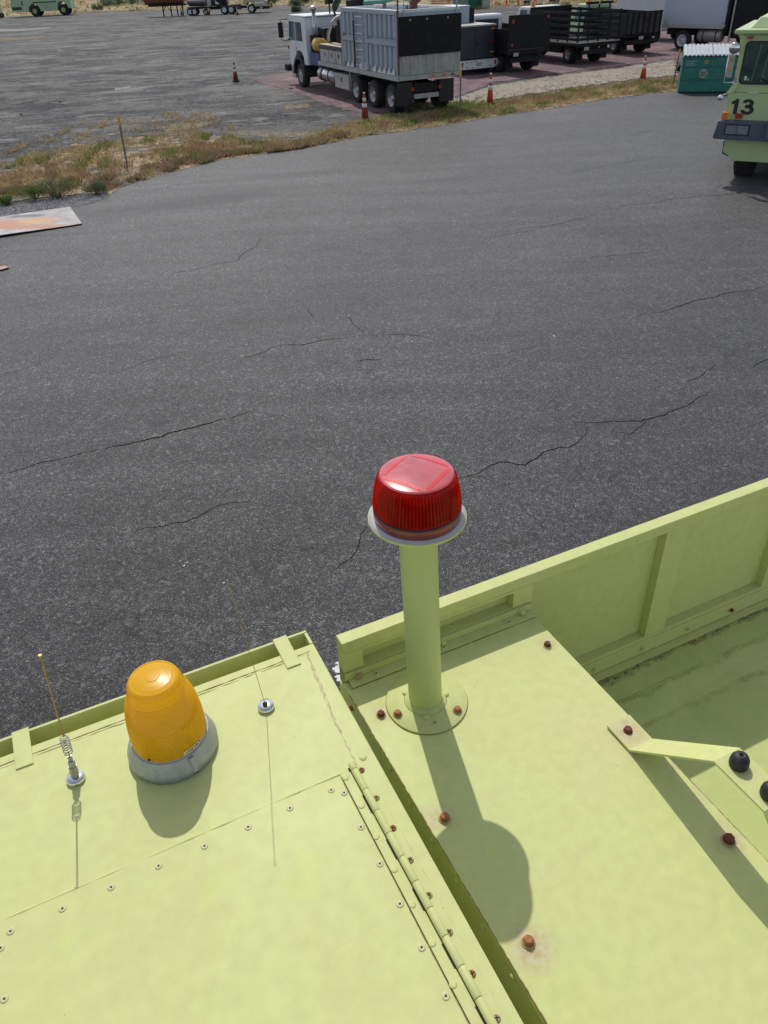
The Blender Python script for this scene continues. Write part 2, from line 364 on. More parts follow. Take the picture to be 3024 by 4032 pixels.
# ------------------------------------------------------------------ ground sheets
def sheet(name, pts, z, mat):
    me = bpy.data.meshes.new(name); bm = bmesh.new()
    f = bm.faces.new([bm.verts.new((x, y, 0)) for x, y in pts]); 
    if f.normal.z < 0: f.normal_flip()
    bmesh.ops.triangulate(bm, faces=[f]); bm.to_mesh(me); bm.free(); me.materials.append(mat)
    o = bpy.data.objects.new(name, me); C.objects.link(o); o.location.z = z; o['kind'] = 'structure'; return o
def band(name, A, B, z, mat, nu=60, nv=8, ends=True, kind='structure', ragA=2, ragB=2):
    """strip between two polylines with an 'edge' attribute that fades to 0 at the rims"""
    def resample(P):
        P = [np.array(q, float) for q in P]; d = [0]
        for i in range(1, len(P)): d.append(d[-1] + np.linalg.norm(P[i] - P[i - 1]))
        out = []
        for k in range(nu + 1):
            t = d[-1] * k / nu; i = max(j for j in range(len(d)) if d[j] <= t + 1e-9); i = min(i, len(P) - 2)
            out.append(P[i] + (P[i + 1] - P[i]) * ((t - d[i]) / (d[i + 1] - d[i])))
        return out
    a, b = resample(A), resample(B); vs = []; ew = []
    for k in range(nu + 1):
        for j in range(nv + 1):
            t = j / nv; q = a[k] * (1 - t) + b[k] * t; vs.append((q[0], q[1], 0))
            e = 1.
            if ragA: e = min(e, t * nv / ragA)
            if ragB: e = min(e, (1 - t) * nv / ragB)
            if ends: e = min(e, k / 2.5, (nu - k) / 2.5)
            ew.append(e)
    fs = [(k * (nv + 1) + j, (k + 1) * (nv + 1) + j, (k + 1) * (nv + 1) + j + 1, k * (nv + 1) + j + 1) for k in range(nu) for j in range(nv)]
    me = bpy.data.meshes.new(name); me.from_pydata(vs, [], fs); me.materials.append(mat)
    at_ = me.attributes.new('edge', 'FLOAT', 'POINT'); at_.data.foreach_set('value', ew)
    me.update()
    o = bpy.data.objects.new(name, me); C.objects.link(o); o.location.z = z; o['kind'] = kind; return o, a, b
def g2(*pts): return [tuple(at(*p)[:2]) for p in pts]
sheet('gravel_lot', [(-900, -300), (900, -300), (900, 900), (-900, 900)], 0, LOT)
EDGE = g2((0, 474), (60, 455), (120, 446), (180, 436), (240, 420), (262, 405), (300, 393), (345, 378), (400, 366), (440, 354), (480, 345), (560, 334), (640, 324), (720, 308), (800, 294), (860, 286), (930, 275), (1000, 264), (1075, 251), (1150, 241), (1225, 229), (1300, 216), (1380, 206), (1460, 197), (1560, 188), (1650, 180))
def jag(P, n=5, amp=.06, seed=1):
    r = random.Random(seed); out = []
    for i in range(len(P) - 1):
        a, b = np.array(P[i]), np.array(P[i + 1])
        for k in range(n):
            q = a + (b - a) * k / n; out.append((q[0] + r.uniform(-amp, amp), q[1] + r.uniform(-amp, amp)))
    out.append(P[-1]); return out
sheet('asphalt_apron', [(-200, 4), (-60, 12), (-24, 19), (-14, 21.5)] + g2((0, 450), (60, 438), (120, 430), (180, 425)) + jag(EDGE[4:]) + [(30, 42), (80, 52), (300, 90), (300, -120), (-200, -120)], .012, ASPH)
# band between asphalt edge and lot
VT = g2((0, 355), (70, 335), (140, 312), (230, 290), (330, 276), (430, 280), (520, 300), (610, 314), (680, 302), (740, 275), (800, 262))
VB = [(-14, 21.3)] + g2((0, 442), (60, 431), (120, 425), (180, 419)) + EDGE[4:15]
VT = [(-16, 26)] + VT
_, vA, vB = band('verge_ground', VT, VB, .0155, VERGE, 90, 12, ragA=7, ragB=0)
VT2 = g2((760, 262), (820, 250), (900, 246), (980, 238), (1060, 222), (1140, 207), (1220, 196), (1300, 184), (1400, 172), (1460, 166), (1490, 160))
VB2 = EDGE[14:25]
_, v2A, v2B = band('verge_ground', VT2, VB2, .020, VERGE, 60, 8, ragA=4, ragB=0)
band('crushed_stone_shoulder', g2((-40, 452), (60, 436), (120, 431), (190, 424), (235, 415)), g2((-40, 500), (60, 478), (120, 460), (185, 447), (245, 425)), .018, CHIP, 30, 6)
band('sandy_strip', g2((880, 238), (1000, 205), (1060, 184), (1180, 164), (1320, 147), (1465, 126)), g2((900, 262), (1020, 234), (1080, 217), (1200, 199), (1330, 180), (1475, 165)), .016, SAND, 50, 8)
band('painted_parking_pad', [tuple(q) for q in g2((522, 172), (600, 158))] + [(2, 56), (8, 60), (16, 66), (30, 74)],
     g2((560, 178), (640, 203), (700, 230), (775, 252), (900, 242), (983, 214), (1053, 185), (1180, 165), (1320, 148), (1470, 128), (1659, 112)), .008, PINK, 60, 24)
# far dry field beyond the lot and a strip of track crossing it
band('dry_field', [(-700, 420), (-100, 420), (100, 420), (600, 420)], [(-400, 158), (-110, 158)] + g2((0, 44), (160, 32), (260, 28), (420, 24), (600, 24)) + [(-3, 128), (14, 105), (24, 90), (60, 96), (400, 160)], .016, FIELD, 160, 20)
band('dirt_track', g2((480, 8), (620, 10), (760, 16), (980, 12)) + [(20, 121), (40, 106)], g2((470, 16), (620, 24), (760, 28)) + [(10, 114), (20, 104), (40, 96)], .024, TRACK, 50, 5)

PALEP = ground('pale_dusty_patch', [(.3, (.19, .175, .165)), (.7, (.30, .28, .27))], 1.5, .2, 12, edge=True, es=4, ea=5); STRAWP = ground('straw_patch', [(.3, (.10, .085, .06)), (.6, (.21, .165, .10))], 2.5, .3, 14, edge=True, es=4, ea=5.5)
for nm, mt, A, B in (('pale_patch', PALEP, ((436, 318), (470, 306), (500, 312)), ((440, 292), (468, 290), (505, 300))), ('dry_patch', STRAWP, ((352, 292), (400, 284), (446, 272)), ((360, 266), (400, 262), (462, 262))),
                     ('dry_patch', STRAWP, ((425, 258), (440, 256), (455, 250)), ((430, 243), (442, 241), (455, 238))), ('dry_patch', STRAWP, ((610, 238), (640, 236), (668, 234)), ((612, 226), (640, 224), (670, 224))),
                     ('pale_patch', PALEP, ((-20, 71), (60, 67), (118, 61)), ((-20, 62), (60, 61), (118, 57))), ('dry_patch', STRAWP, ((-20, 92), (50, 88), (105, 82)), ((-20, 80), (50, 79), (105, 75))), ('pale_patch', PALEP, ((246, 197), (270, 194), (284, 191)), ((248, 190), (268, 187), (282, 185))),
                     ('dry_patch', STRAWP, ((480, 290), (600, 300), (700, 296)), ((480, 285), (600, 284), (705, 280)))):
    band(nm, g2(*A), g2(*B), .006 if mt is PALEP else .007, mt, 24, 6)
# cracks
crk = MB(); rc = random.Random(3)
def crack(pts, wd):
    P = [np.array(at(*p)[:2]) for p in pts]
    for it in range(3):
        Q = [P[0]]
        for i in range(len(P) - 1):
            d = P[i + 1] - P[i]; l = np.linalg.norm(d); nrm = np.array([-d[1], d[0]]) / max(l, 1e-6)
            Q += [(P[i] + P[i + 1]) / 2 + nrm * rc.uniform(-.11, .11) * l, P[i + 1]]
        P = Q
    n = len(P)
    for i in range(n - 1):
        d = P[i + 1] - P[i]; l = np.linalg.norm(d); nrm = np.array([-d[1], d[0]]) / max(l, 1e-6)
        def ww(j): return wd * (.35 + .65 * math.sin(math.pi * min(max(j / n, .02), .98))) * (.55 + .5 * math.sin(j * 1.7) ** 2) * .5
        w0, w1 = ww(i), ww(i + 1)
        a, b = P[i], P[i + 1]
        w0 *= 1.35; w1 *= 1.35; crk.add([(*(a - nrm * w0), .016), (*(b - nrm * w1), .016), (*(b + nrm * w1), .016), (*(a + nrm * w0), .016)], [(0, 1, 2, 3)])
for pts, wd in [([(0, 1075), (80, 1055), (200, 1018), (330, 990), (460, 962)], .012), ([(460, 962), (540, 948), (620, 928), (700, 912), (760, 888), (850, 868), (920, 850), (970, 832)], .03), ([(970, 832), (1040, 818), (1110, 795)], .012),
                ([(1020, 598), (1070, 565), (1150, 540), (1210, 515)], .012), ([(1210, 515), (1260, 510), (1340, 505), (1400, 490), (1480, 480)], .022),
                ([(720, 205), (830, 185), (900, 165), (1040, 140), (1060, 110), (1120, 75), (1130, 40)], .016), ([(590, 1320), (680, 1305), (740, 1290), (860, 1262), (900, 1240), (950, 1210), (1080, 1195)], .013),
                ([(1540, 585), (1600, 572), (1659, 575)], .018), ([(1600, 1300), (1570, 1350), (1560, 1400), (1540, 1425), (1440, 1500)], .012), ([(1340, 350), (1350, 372), (1365, 390)], .014), ([(1505, 370), (1540, 420), (1580, 460)], .012),
                ([(500, 640), (620, 590), (800, 545)], .008), ([(0, 640), (60, 630), (260, 540)], .007)]:
    crack([Z5(*p) for p in pts], wd * .75)
for pts, wd in [([(325, 1075), (400, 1060), (440, 1035), (510, 1005), (560, 1008), (620, 1018), (690, 965), (760, 942), (800, 945), (860, 905), (885, 852)], .018), ([(820, 832), (885, 838), (960, 832), (1040, 830), (1110, 830), (1180, 812), (1260, 780), (1340, 745), (1410, 705)], .018),
                ([(1000, 880), (1070, 885), (1110, 855), (1140, 830)], .012), ([(1300, 665), (1360, 640), (1430, 590)], .012), ([(1110, 370), (1250, 345), (1380, 305), (1480, 280), (1560, 270), (1659, 243)], .018), ([(900, 128), (970, 122), (1100, 108), (1200, 98)], .014),
                ([(1590, 598), (1659, 560)], .014), ([(0, 460), (100, 458), (200, 465)], .014), ([(440, 50), (500, 35), (620, 18), (700, 0)], .014), ([(400, 1065), (450, 1070)], .008), ([(520, 540), (600, 520), (700, 500)], .01), ([(325, 1060), (270, 1020), (230, 970)], .01)]:
    crack([Z6(*p) for p in pts], wd * .75)
for pts in [[(1060, 505), (1150, 492), (1230, 478), (1290, 465)], [(1310, 455), (1400, 440), (1500, 425), (1659, 400)], [(1180, 380), (1300, 362), (1450, 340)], [(300, 420), (380, 400), (470, 392)], [(1300, 305), (1380, 290), (1430, 278)]]:
    crack(pts, .012)
tag(crk.build('asphalt_cracks', CRACK), kind='structure')

# ------------------------------------------------------------------ generic vegetation
def vegmat(name, a, b, c):
    m, nt, p = _mat(name)
    oi = N(nt, 'ShaderNodeTexCoord'); n = noise(nt, oi.outputs['Object'], 3.5, 4, .7)
    nt.links.new(ramp(nt, n, [(.3, a), (.5, b), (.7, c)]), p.inputs['Base Color']); p.inputs['Roughness'].default_value = .8
    p.inputs['Specular IOR Level'].default_value = .2
    tr = N(nt, 'ShaderNodeBsdfTranslucent'); nt.links.new(p.inputs['Base Color'].links[0].from_socket, tr.inputs[0])
    mx = N(nt, 'ShaderNodeMixShader'); mx.inputs[0].default_value = .45
    nt.links.new(p.outputs[0], mx.inputs[1]); nt.links.new(tr.outputs[0], mx.inputs[2]); nt.links.new(mx.outputs[0], nt.nodes['Material Output'].inputs[0])
    return m
STRAW = vegmat('dry_straw', (.26, .19, .09), (.48, .38, .20), (.42, .28, .15)); OLIVE = vegmat('olive_weed', (.09, .105, .03), (.17, .17, .06), (.12, .13, .045))
REDW = vegmat('red_brown_weed', (.20, .13, .085), (.40, .26, .16), (.24, .19, .12)); GREEN = vegmat('green_leaf', (.07, .13, .03), (.13, .20, .055), (.09, .15, .05))
GREYG = vegmat('grey_green_leaf', (.06, .095, .05), (.115, .16, .085), (.08, .12, .055)); BARK = simple('woody_stem', (.13, .10, .07), .9)
GRASSG = vegmat('green_grass', (.10, .15, .035), (.20, .24, .06), (.13, .17, .05))
def tufts(name, pts, mat, hmin, hmax, bl=6, wd=.012, spread=.05, seed=0):
    r = random.Random(seed); mb = MB()
    for (x, y) in pts:
        for k in range(bl):
            a = r.uniform(0, 6.28); h = r.uniform(hmin, hmax); lx, ly = math.cos(a), math.sin(a); s = r.uniform(0, spread)
            bx, by = x + lx * s, y + ly * s; tl = h * r.uniform(.2, .9); w_ = wd * r.uniform(.6, 1.4)
            b = len(mb.v)
            mb.v += [(bx - ly * w_, by + lx * w_, 0.005), (bx + ly * w_, by - lx * w_, 0.005), (bx + lx * tl, by + ly * tl, h)]
            mb.f.append([b, b + 1, b + 2]); mb.mi.append(0); mb.sm.append(False)
    return mb.build(name, mat)
def inband(a, b, n, t0=0, t1=1, k0=0, k1=1, seed=0, clump=0):
    r = random.Random(seed); out = []; m = len(a) - 1
    cl = [(r.random(), r.random()) for _ in range(clump)]
    for _ in range(n):
        if clump:
            c_ = r.choice(cl); ku, tv = c_[0] + r.gauss(0, .012), c_[1] + r.gauss(0, .06)
        else: ku, tv = r.random(), r.random()
        if not (0 <= ku <= 1 and -.2 <= tv <= 1): continue
        k = (k0 + (k1 - k0) * ku) * m; t = t0 + (t1 - t0) * tv; i = min(int(k), m - 1)
        p = (a[i] * (1 - (k - i)) + a[i + 1] * (k - i)) * (1 - t) + (b[i] * (1 - (k - i)) + b[i + 1] * (k - i)) * t
        out.append((p[0], p[1]))
    return out
def st(o, label, cat='dry grass'): tag(o, label, cat, kind='stuff'); return o
st(tufts('dry_grass', inband(vA, vB, 4200, .15, 1, seed=1, clump=200) + inband(vA, vB, 1300, -.45, .3, seed=21, clump=90) + inband(v2A, v2B, 3200, .05, .98, seed=2), STRAW, .04, .18, 6, .014, .07, 1), 'dry straw grass covering the verge beside the asphalt')
st(tufts('red_brown_weeds', inband(vA, vB, 1700, .4, .97, 0, .95, seed=3, clump=110) + inband(v2A, v2B, 1300, .2, .95, seed=4, clump=30), REDW, .05, .20, 7, .013, .08, 2), 'low red brown weeds among the verge grass', 'weeds')
st(tufts('green_weeds', inband(vA, vB, 1500, .1, .9, .1, .9, seed=5, clump=35) + inband(v2A, v2B, 1800, .0, .95, 0, 1, seed=6, clump=30), GRASSG, .04, .17, 7, .015, .08, 3), 'olive green weeds scattered along the verge', 'weeds')
st(tufts('verge_scrub', inband(vA, vB, 1700, .78, .99, .12, .95, seed=7, clump=26) + inband(vA, vB, 900, .6, .98, 0, .3, seed=8, clump=12), vegmat('brown_scrub', (.16, .13, .075), (.25, .20, .12), (.15, .16, .06)), .06, .22, 8, .008, .12, 4), 'taller brown scrub at the asphalt edge', 'scrub')
rr = random.Random(11); pts = []
for _ in range(420):
    u = rr.random(); px = 880 + u * 590; py = 262 - u * 100 - rr.random() ** 1.5 * 28 + rr.uniform(-4, 6); pts.append(tuple(at(px, py)[:2]))
st(tufts('sand_weeds', pts, OLIVE, .03, .10, 6, .010, .08, 5), 'small green weeds on the pale sandy strip', 'weeds')
pts = [tuple(at(rr.gauss(1005, 45), rr.gauss(236, 9))[:2]) for _ in range(900)]
st(tufts('green_grass', [q for q in pts if q[1] > 32.2 + (q[0] - 3.6) * .55], GRASSG, .04, .16, 7, .015, .08, 9), 'fresh green grass patch at the rear of the grey box truck', 'grass')
# far field scrub
fp = []
for _ in range(9000):
    y = 108 + (rr.random() ** 1.6) * 190; x = rr.uniform(-.48 * y, .5 * y)
    if y < 150 - (x + 50) * .25 + 4 and x < 12: continue
    if x > 0 and y < 112: continue
    fp.append((x, y))
st(tufts('field_grass', fp, STRAW, .15, .5, 6, .05, .5, 6), 'tall dry grass over the field behind the lot')
st(tufts('field_scrub', fp[::6], OLIVE, .2, .6, 7, .07, .6, 7), 'grey green scrub dotting the dry field', 'scrub')

def bush(loc, r, h, mat, label, n=900, seed=0, leaf=.03, name='bush', group=None):
    t = thing(name, (loc[0], loc[1], .012), 0, label, 'bush', group); q = random.Random(seed); mb = MB(); sb = MB()
    cl = [(q.uniform(-.65, .65) * r, q.uniform(-.65, .65) * r, q.uniform(.25, .8) * h, q.uniform(.28, .5) * r) for _ in range(14)]
    for c in cl:
        sb.tube([(0, 0, 0), (c[0] * .5, c[1] * .5, c[2] * .5), (c[0], c[1], c[2])], [r * .03, r * .02, r * .01], 5)
        for _ in range(n // 14):
            d = Vector((q.gauss(0, 1), q.gauss(0, 1), q.gauss(0, .75))).normalized() * c[3] * q.random() ** .4
            p = Vector((c[0], c[1], c[2])) + d
            if p.z < .01: p.z = q.uniform(.01, .05)
            a = Vector((q.gauss(0, 1), q.gauss(0, 1), q.gauss(0, 1))).normalized(); b = a.orthogonal().normalized()
            s = leaf * q.uniform(.6, 1.5)
            mb.add([p - a * s * .3, p + b * s, p + a * s * .3, p - b * s * .4], [(0, 1, 2), (0, 2, 3)])
    mb.build('foliage', mat, t); sb.build('stem', BARK, t); return t
for i, (px, py, r, h, mt, lb) in enumerate([(78, 434, .28, .36, GREEN, 'small bright green bush at the stone shoulder, left of the big bush'), (126, 430, .52, .50, GREYG, 'largest grey green bush beside the rust stained plate'),
                                            (208, 422, .33, .36, GREYG, 'round dark green bush right at the asphalt corner'), (12, 442, .22, .20, GREEN, 'low green bush at the left picture edge')]):
    bush(at(px, py), r, h, mt, lb, 2200, i, .022)
far_b = [(232, 14, 1.6), (255, 12, 2.0), (285, 10, 1.8), (318, 8, 2.2), (350, 12, 1.3), (212, 22, 1.1), (640, 14, 1.2), (660, 8, 1.5), (640, 26, .8), (590, 8, 1.4)]
for i, (px, py, r) in enumerate(far_b):
    bush(at(px, py), r, r * .8, GREYG, ['dusty scrub bush close behind the far pale green truck', 'taller scrub bush second behind the far pale green truck', 'wide scrub bush mid way between the far green truck and the white car', 'largest scrub bush in the far field, left of the white car', 'low scrub bush right of the largest far bush', 'small scrub bush right at the far green truck tail', 'scrub bush left of the landing legs of the tank trailer', 'scrub bush far behind the tank trailer', 'tiny scrub bush in front of the tank trailer legs', 'scrub bush below the dark blue car'][i], 700, 40 + i, .16, 'scrub_bush', 'far scrub bushes')

# stones
STONE = simple('dark_stone', (.05, .05, .055), .9, var=.4, scale=20); STONEL = simple('grey_stone', (.17, .17, .18), .9, var=.4, scale=9)
def stones(name, pts, smin, smax, mat, seed):
    r = random.Random(seed); mb = MB()
    for (x, y) in pts:
        s = r.uniform(smin, smax); a = r.uniform(0, 3)
        vs = []
        for (ux, uy, uz) in ((1, 0, .2), (0, 1, .25), (-1, 0, .2), (0, -1, .25), (0, 0, .9), (.7, .7, 0), (-.7, .7, 0), (-.7, -.7, 0), (.7, -.7, 0)):
            k = r.uniform(.7, 1.2) * s; vs.append((x + (ux * math.cos(a) - uy * math.sin(a)) * k, y + (ux * math.sin(a) + uy * math.cos(a)) * k * .8, .012 + uz * k * .7))
        mb.add(vs, [(5, 1, 4), (5, 4, 0), (1, 6, 4), (6, 2, 4), (2, 7, 4), (7, 3, 4), (3, 8, 4), (8, 0, 4)])
    return mb.build(name, mat)
sp = []
for _ in range(1500):
    px = rr.uniform(-10, 235); k = rr.random(); py = (452 - px * .13) - 8 + k * (34 - px * .1); sp.append(tuple(at(px, py)[:2]))
st(stones('crushed_stones', sp, .012, .045, STONEL, 1), 'loose crushed grey stones between the bushes and the plate', 'stones')
sp = []
for _ in range(1400):
    px = rr.uniform(0, 700); py = rr.uniform(60, 320) ; sp.append(tuple(at(px, py)[:2]))
st(stones('lot_pebbles', sp, .008, .035, STONE, 2), 'small dark pebbles strewn over the gravel lot', 'pebbles')
for i, (px, py, s, lb) in enumerate([(131, 221, .075, 'upper of the two dark stones close together on the gravel lot'), (135, 227, .055, 'lower of the two dark stones close together on the gravel lot'),
                                     (84, 200, .06, 'small dark stone alone on the lot above the stone pair'), (46, 248, .08, 'flat dark stone on the lot nearest the left picture edge'), (190, 242, .05, 'lone dark stone on the lot left of the yellow capped post')]):
    q = at(px, py)
    o = stones('stone', [(0, 0)], s, s * 1.15, STONE, 20 + i); o.location = (q[0], q[1], 0)
    tag(o, lb, 'stone', 'dark stones on the gravel lot')
WHITEF = simple('white_scrap', (.7, .7, .68), .7)
fl = MB()
for (px, py) in [(420, 375), (428, 378), (1508, 433), (1440, 484), (390, 1215), (405, 1218), (398, 1225), (430, 1212), (484, 1262), (1196, 728), (890, 740)]:
    q = at(px, py); s = rr.uniform(.006, .015); fl.add([(q[0] - s, q[1] - s * .5, .017), (q[0] + s, q[1] - s * .6, .017), (q[0] + s * .7, q[1] + s * .6, .024), (q[0] - s * .9, q[1] + s * .5, .02)], [(0, 1, 2, 3)])
st(fl.build('white_scraps', WHITEF), 'tiny white scraps scattered over the asphalt', 'litter')
# chips on the asphalt right under the gap between cab and body
fl = MB()
for _ in range(40):
    q = at(735 + rr.gauss(0, 5), 1452 + rr.gauss(0, 9)); s = rr.uniform(.006, .03); fl.add([(q[0] - s, q[1] - s * .5, .017), (q[0] + s, q[1] - s * .6, .017), (q[0] + s * .7, q[1] + s * .6, .02), (q[0] - s * .9, q[1] + s * .5, .018)], [(0, 1, 2, 3)])
st(fl.build('pale_chips', WHITEF), 'pale crumbled chips on the asphalt beside the near truck', 'litter')

# ================================================================== NEAR FIRE TRUCK (seen from its own roof)
NT = thing('fire_truck', (TO[0], TO[1], 0), TA, 'lime yellow fire truck roof in the foreground, carrying the red and amber beacons', 'fire truck')
ZR = 3.7
bolt_px = [(823, 1541, 'd'), (859, 1543, 'o'), (988, 1535, 'o'), (1182, 1391, 'd'), (960, 1765, 'o'), (1141, 2032, 'o')]
stains = [(*L(C4(1410, 995)), .035, .7), (.43, -.60, .03, .35), (.435, -.68, .03, .35), (.425, -.74, .03, .3), (.38, -.55, .02, .3)] + [(*L((p[0], p[1])), .030, .55) for p in bolt_px] + [(*L((1150, 2050)), .05, .75), (*L((935, 1765)), .04, .5)]
P_DECK = spot_stain_paint('deck_paint', stains); P_TAB = spot_stain_paint('bracket_paint', [(.408, -.503, .05, .6)])
# cab roof
# the cab roof lies higher than the body deck (the beacon's shadow misses it); K() carries a line read off at deck height up to it
ZK = 3.90; QK = (CAMH - ZK) / (CAMH - ZR); CX, CY = float(-TO @ TX), float(-TO @ TY)
def K(x, y): return (CX + (x - CX) * QK, CY + (y - CY) * QK)
def LC(p, z=None): return L(p, ZK if z is None else z)
YE = K(0, .045)[1]; YG = K(0, .090)[1]; XRT = K(-.068, 0)[0]
roofp = [(-1.8, -2.4), (K(-.09, 0)[0], -2.4), K(-.083, -.86), K(-.068, .045), (-1.8, YE)]
MB().prism(roofp, ZK - .02, ZK).build('cab_roof', P_NEAR, NT, .002)
MB().prism([(-1.79, -2.39), (K(-.10, 0)[0], -2.39), (K(-.083, 0)[0] - .012, -.86), (XRT - .012, YE - .01), (-1.79, YE - .01)], 1.0, ZK - .021).build('cab_body', P_NEAR, NT, .01)
MB().box(-1.8, XRT, YG - .003, YG + .003, ZK - .055, ZK + .001).box(-1.8, XRT, YE + .001, YG - .0032, ZK - .055, ZK - .05).box(XRT - .0065, XRT, YE + .0012, YG - .0032, ZK - .0495, ZK).build('rain_gutter', P_NEAR, NT, .001)
for px, py in ((46, 1592), (610, 1392)):
    x = LC((px, py))[0]
    MB().hexa([(x - .0145, YE - .042, ZK), (x + .0145, YE - .042, ZK), (x + .0145, YG + .004, ZK), (x - .0145, YG + .004, ZK)], [(x - .0145, YE - .042, ZK + .003), (x + .0145, YE - .042, ZK + .003), (x + .0145, YG + .005, ZK + .005), (x - .0145, YG + .005, ZK + .005)]).build('gutter_clip', P_NEAR, NT, .001)
# sealant lines on the cab roof
r5 = random.Random(5)
def bead(name, P, mat, r0, z, amp, n=60):
    pts = []
    for k in range(n + 1):
        t = k / n * (len(P) - 1); i = min(int(t), len(P) - 2); q = np.array(P[i]) * (1 - t + i) + np.array(P[i + 1]) * (t - i)
        pts.append((q[0] + r5.uniform(-amp, amp), q[1] + r5.uniform(-amp, amp), z))
    MB().tube(pts, [r0 * r5.uniform(.3, 1.3) for _ in pts], 5).build(name, mat, NT)
bead('seam_dirt', [K(-1.7, .020), K(-.085, .0235)], SEALP, .0012, ZK + .0002, .0006, 120)
bead('seam_bead', [K(-1.7, .014), K(-.09, .018)], P_NEAR, .0028, ZK - .001, .0012, 90)
bead('seam_bead', [LC((664, 1418)), LC((700, 1505)), LC((736, 1585)), LC((775, 1662)), K(-.11, -.33)], SEAL, .0022, ZK - .0006, .0015, 60)
bead('seam_bead', [LC((664, 1412)), LC((690, 1470)), LC((712, 1530))], SEAL, .0016, ZK - .0002, .002, 30)
# hatch panel and hinge
XH0 = LC((734, 1676))[0]; XH1 = LC((754, 1664))[0]; YS = K(0, -.319)[1]; XH2 = LC((790, 1660))[0]
MB().box(-1.8, XH0, -2.4, YS, ZK + .0003, ZK + .0048).build('hatch_panel', P_NEAR, NT, .0024)
RB = .0072 * QK; XB = XH1 + RB
MB().box(XH0 + .001, XB - RB - .0005, -2.4, YS, ZK + .0042, ZK + .006).build('hinge_leaf', P_NEAR, NT, .0006)
MB().box(XB, XH2, -2.4, YS + .003, ZK + .0003, ZK + .0035).build('hinge_leaf', P_NEAR, NT, .0006)
jy = [LC(C2(x, y), ZK + .01)[1] for x, y in ((437, 205), (502, 330), (575, 455), (640, 590), (717, 727), (797, 877), (880, 1035), (968, 1203), (1065, 1380), (1163, 1570))]
stp = (jy[0] - jy[-1]) / 9
ky = [YS + .006] + [jy[0] - stp * k for k in range(40)]
kn = None
for i in range(len(ky) - 1):
    if ky[i + 1] < -2.4: break
    a, b = ky[i], ky[i + 1]
    MB().tube([(XB, a - .0006, ZK + .0105), (XB, a - .0016, ZK + .0105), (XB, b + .0016, ZK + .0105), (XB, b + .0006, ZK + .0105)], [RB * .95, RB, RB, RB * .95], 14).build('hinge_knuckle', P_NEAR, NT)
MB().box(XB - .003, XB + .003, -2.4, YS, ZK + .004, ZK + .012).build('hinge_pin', SEALP, NT)
for i in range(0, 26, 2):
    if ky[i + 1] > -2.4: MB().box(XB - RB - .0022, XB - RB * .55, ky[i + 1] + .004, ky[i] - .004, ZK + .0062, ZK + .0072).build('leaf_gap', HOLE, NT)
bead('seam_dirt', [(-1.7, YS + .0018), (XH0, YS + .0018)], SEAL, .0016, ZK + .0002, .0006, 160)
bead('seam_dirt', [(XH0 - .0012, YS - .02), (XH0 - .0012, -1.5)], SEALP, .0006, ZK + .0042, .0004, 160)
rm = MB().lathe([(.0068, 0), (.0070, .0010), (.0058, .0026), (.0040, .0030), (.0019, .0024)], 16, caps=False).lathe([(.0020, .0026), (0.0, .0025)], 12, mi=1, caps=False).mesh('rivet', [simple('rivet_paint', (.58, .56, .30), .5, var=.1, scale=90), HOLE])
def put(mesh, name, p, z, parent=NT, rot=(0, 0, 0)):
    o = bpy.data.objects.new(name, mesh); C.objects.link(o); o.parent = parent; o.location = (p[0], p[1], z); o.rotation_euler = rot; return o
for p in [(25, 2016), (137, 1967), (242, 1921), (344, 1875), (443, 1832), (537, 1791), (627, 1750), (716, 1711), (744, 1717), (780, 1791), (821, 1870), (864, 1957), (911, 2051), (963, 2156), (4, 2052), (12, 2162)]:
    put(rm, 'rivet', LC(p), ZK + .0038)
for k in range(8): put(rm, 'rivet', (LC((963, 2156))[0], LC((963, 2156))[1] - .095 * (k + 1)), ZK + .0038)
sm_ = MB().lathe([(.0066, 0), (.0066, .001), (.0054, .0028), (.0026, .0036), (0, .0038)], 16)
for s2 in ((.0040, .0008), (.0008, .0040)): sm_.box(-s2[0], s2[0], -s2[1], s2[1], .0032, .0043, 1)
smR = sm_.mesh('screw', [RUST_T, HOLE]); smO = sm_.mesh('screw', [RUST_O, HOLE])
for i, p in enumerate([(781, 1667), (813, 1727), (849, 1792), (886, 1861), (926, 1937), (970, 2017), (1019, 2107), (1072, 2203)]):
    put(smO if i in (2, 6, 0) else smR, 'screw', LC(p), ZK + .0034, rot=(0, 0, i * 1.3))
bead('seam_bead', [(-1.7, YS - .0004), (XH0, YS - .0004)], P_NEAR, .0030, ZK + .0032, .0003, 60)
bead('seam_dirt', [(XH2 + .0006, YS), (XH2 + .0006, -1.5)], SEAL, .0006, ZK + .0001, .0004, 140)
# dimples pressed through the leaf
dm = MB().lathe([(.0065, 0), (.0062, .0007), (.003, .0012), (0, .0009)], 14).mesh('dimple', [P_NEAR])
for p in [(393, 245), (487, 412), (575, 595), (683, 790), (790, 998), (908, 1228), (1032, 1473)]: put(dm, 'leaf_dimple', LC(C2(*p), ZK + .006), ZK + .006)
put(MB().lathe([(.008, 0), (.007, .0015), (.003, .0024), (0, .0026)], 12).mesh('lump', [P_NEAR]), 'sealant_lump', LC(C2(497, 125)), ZK)

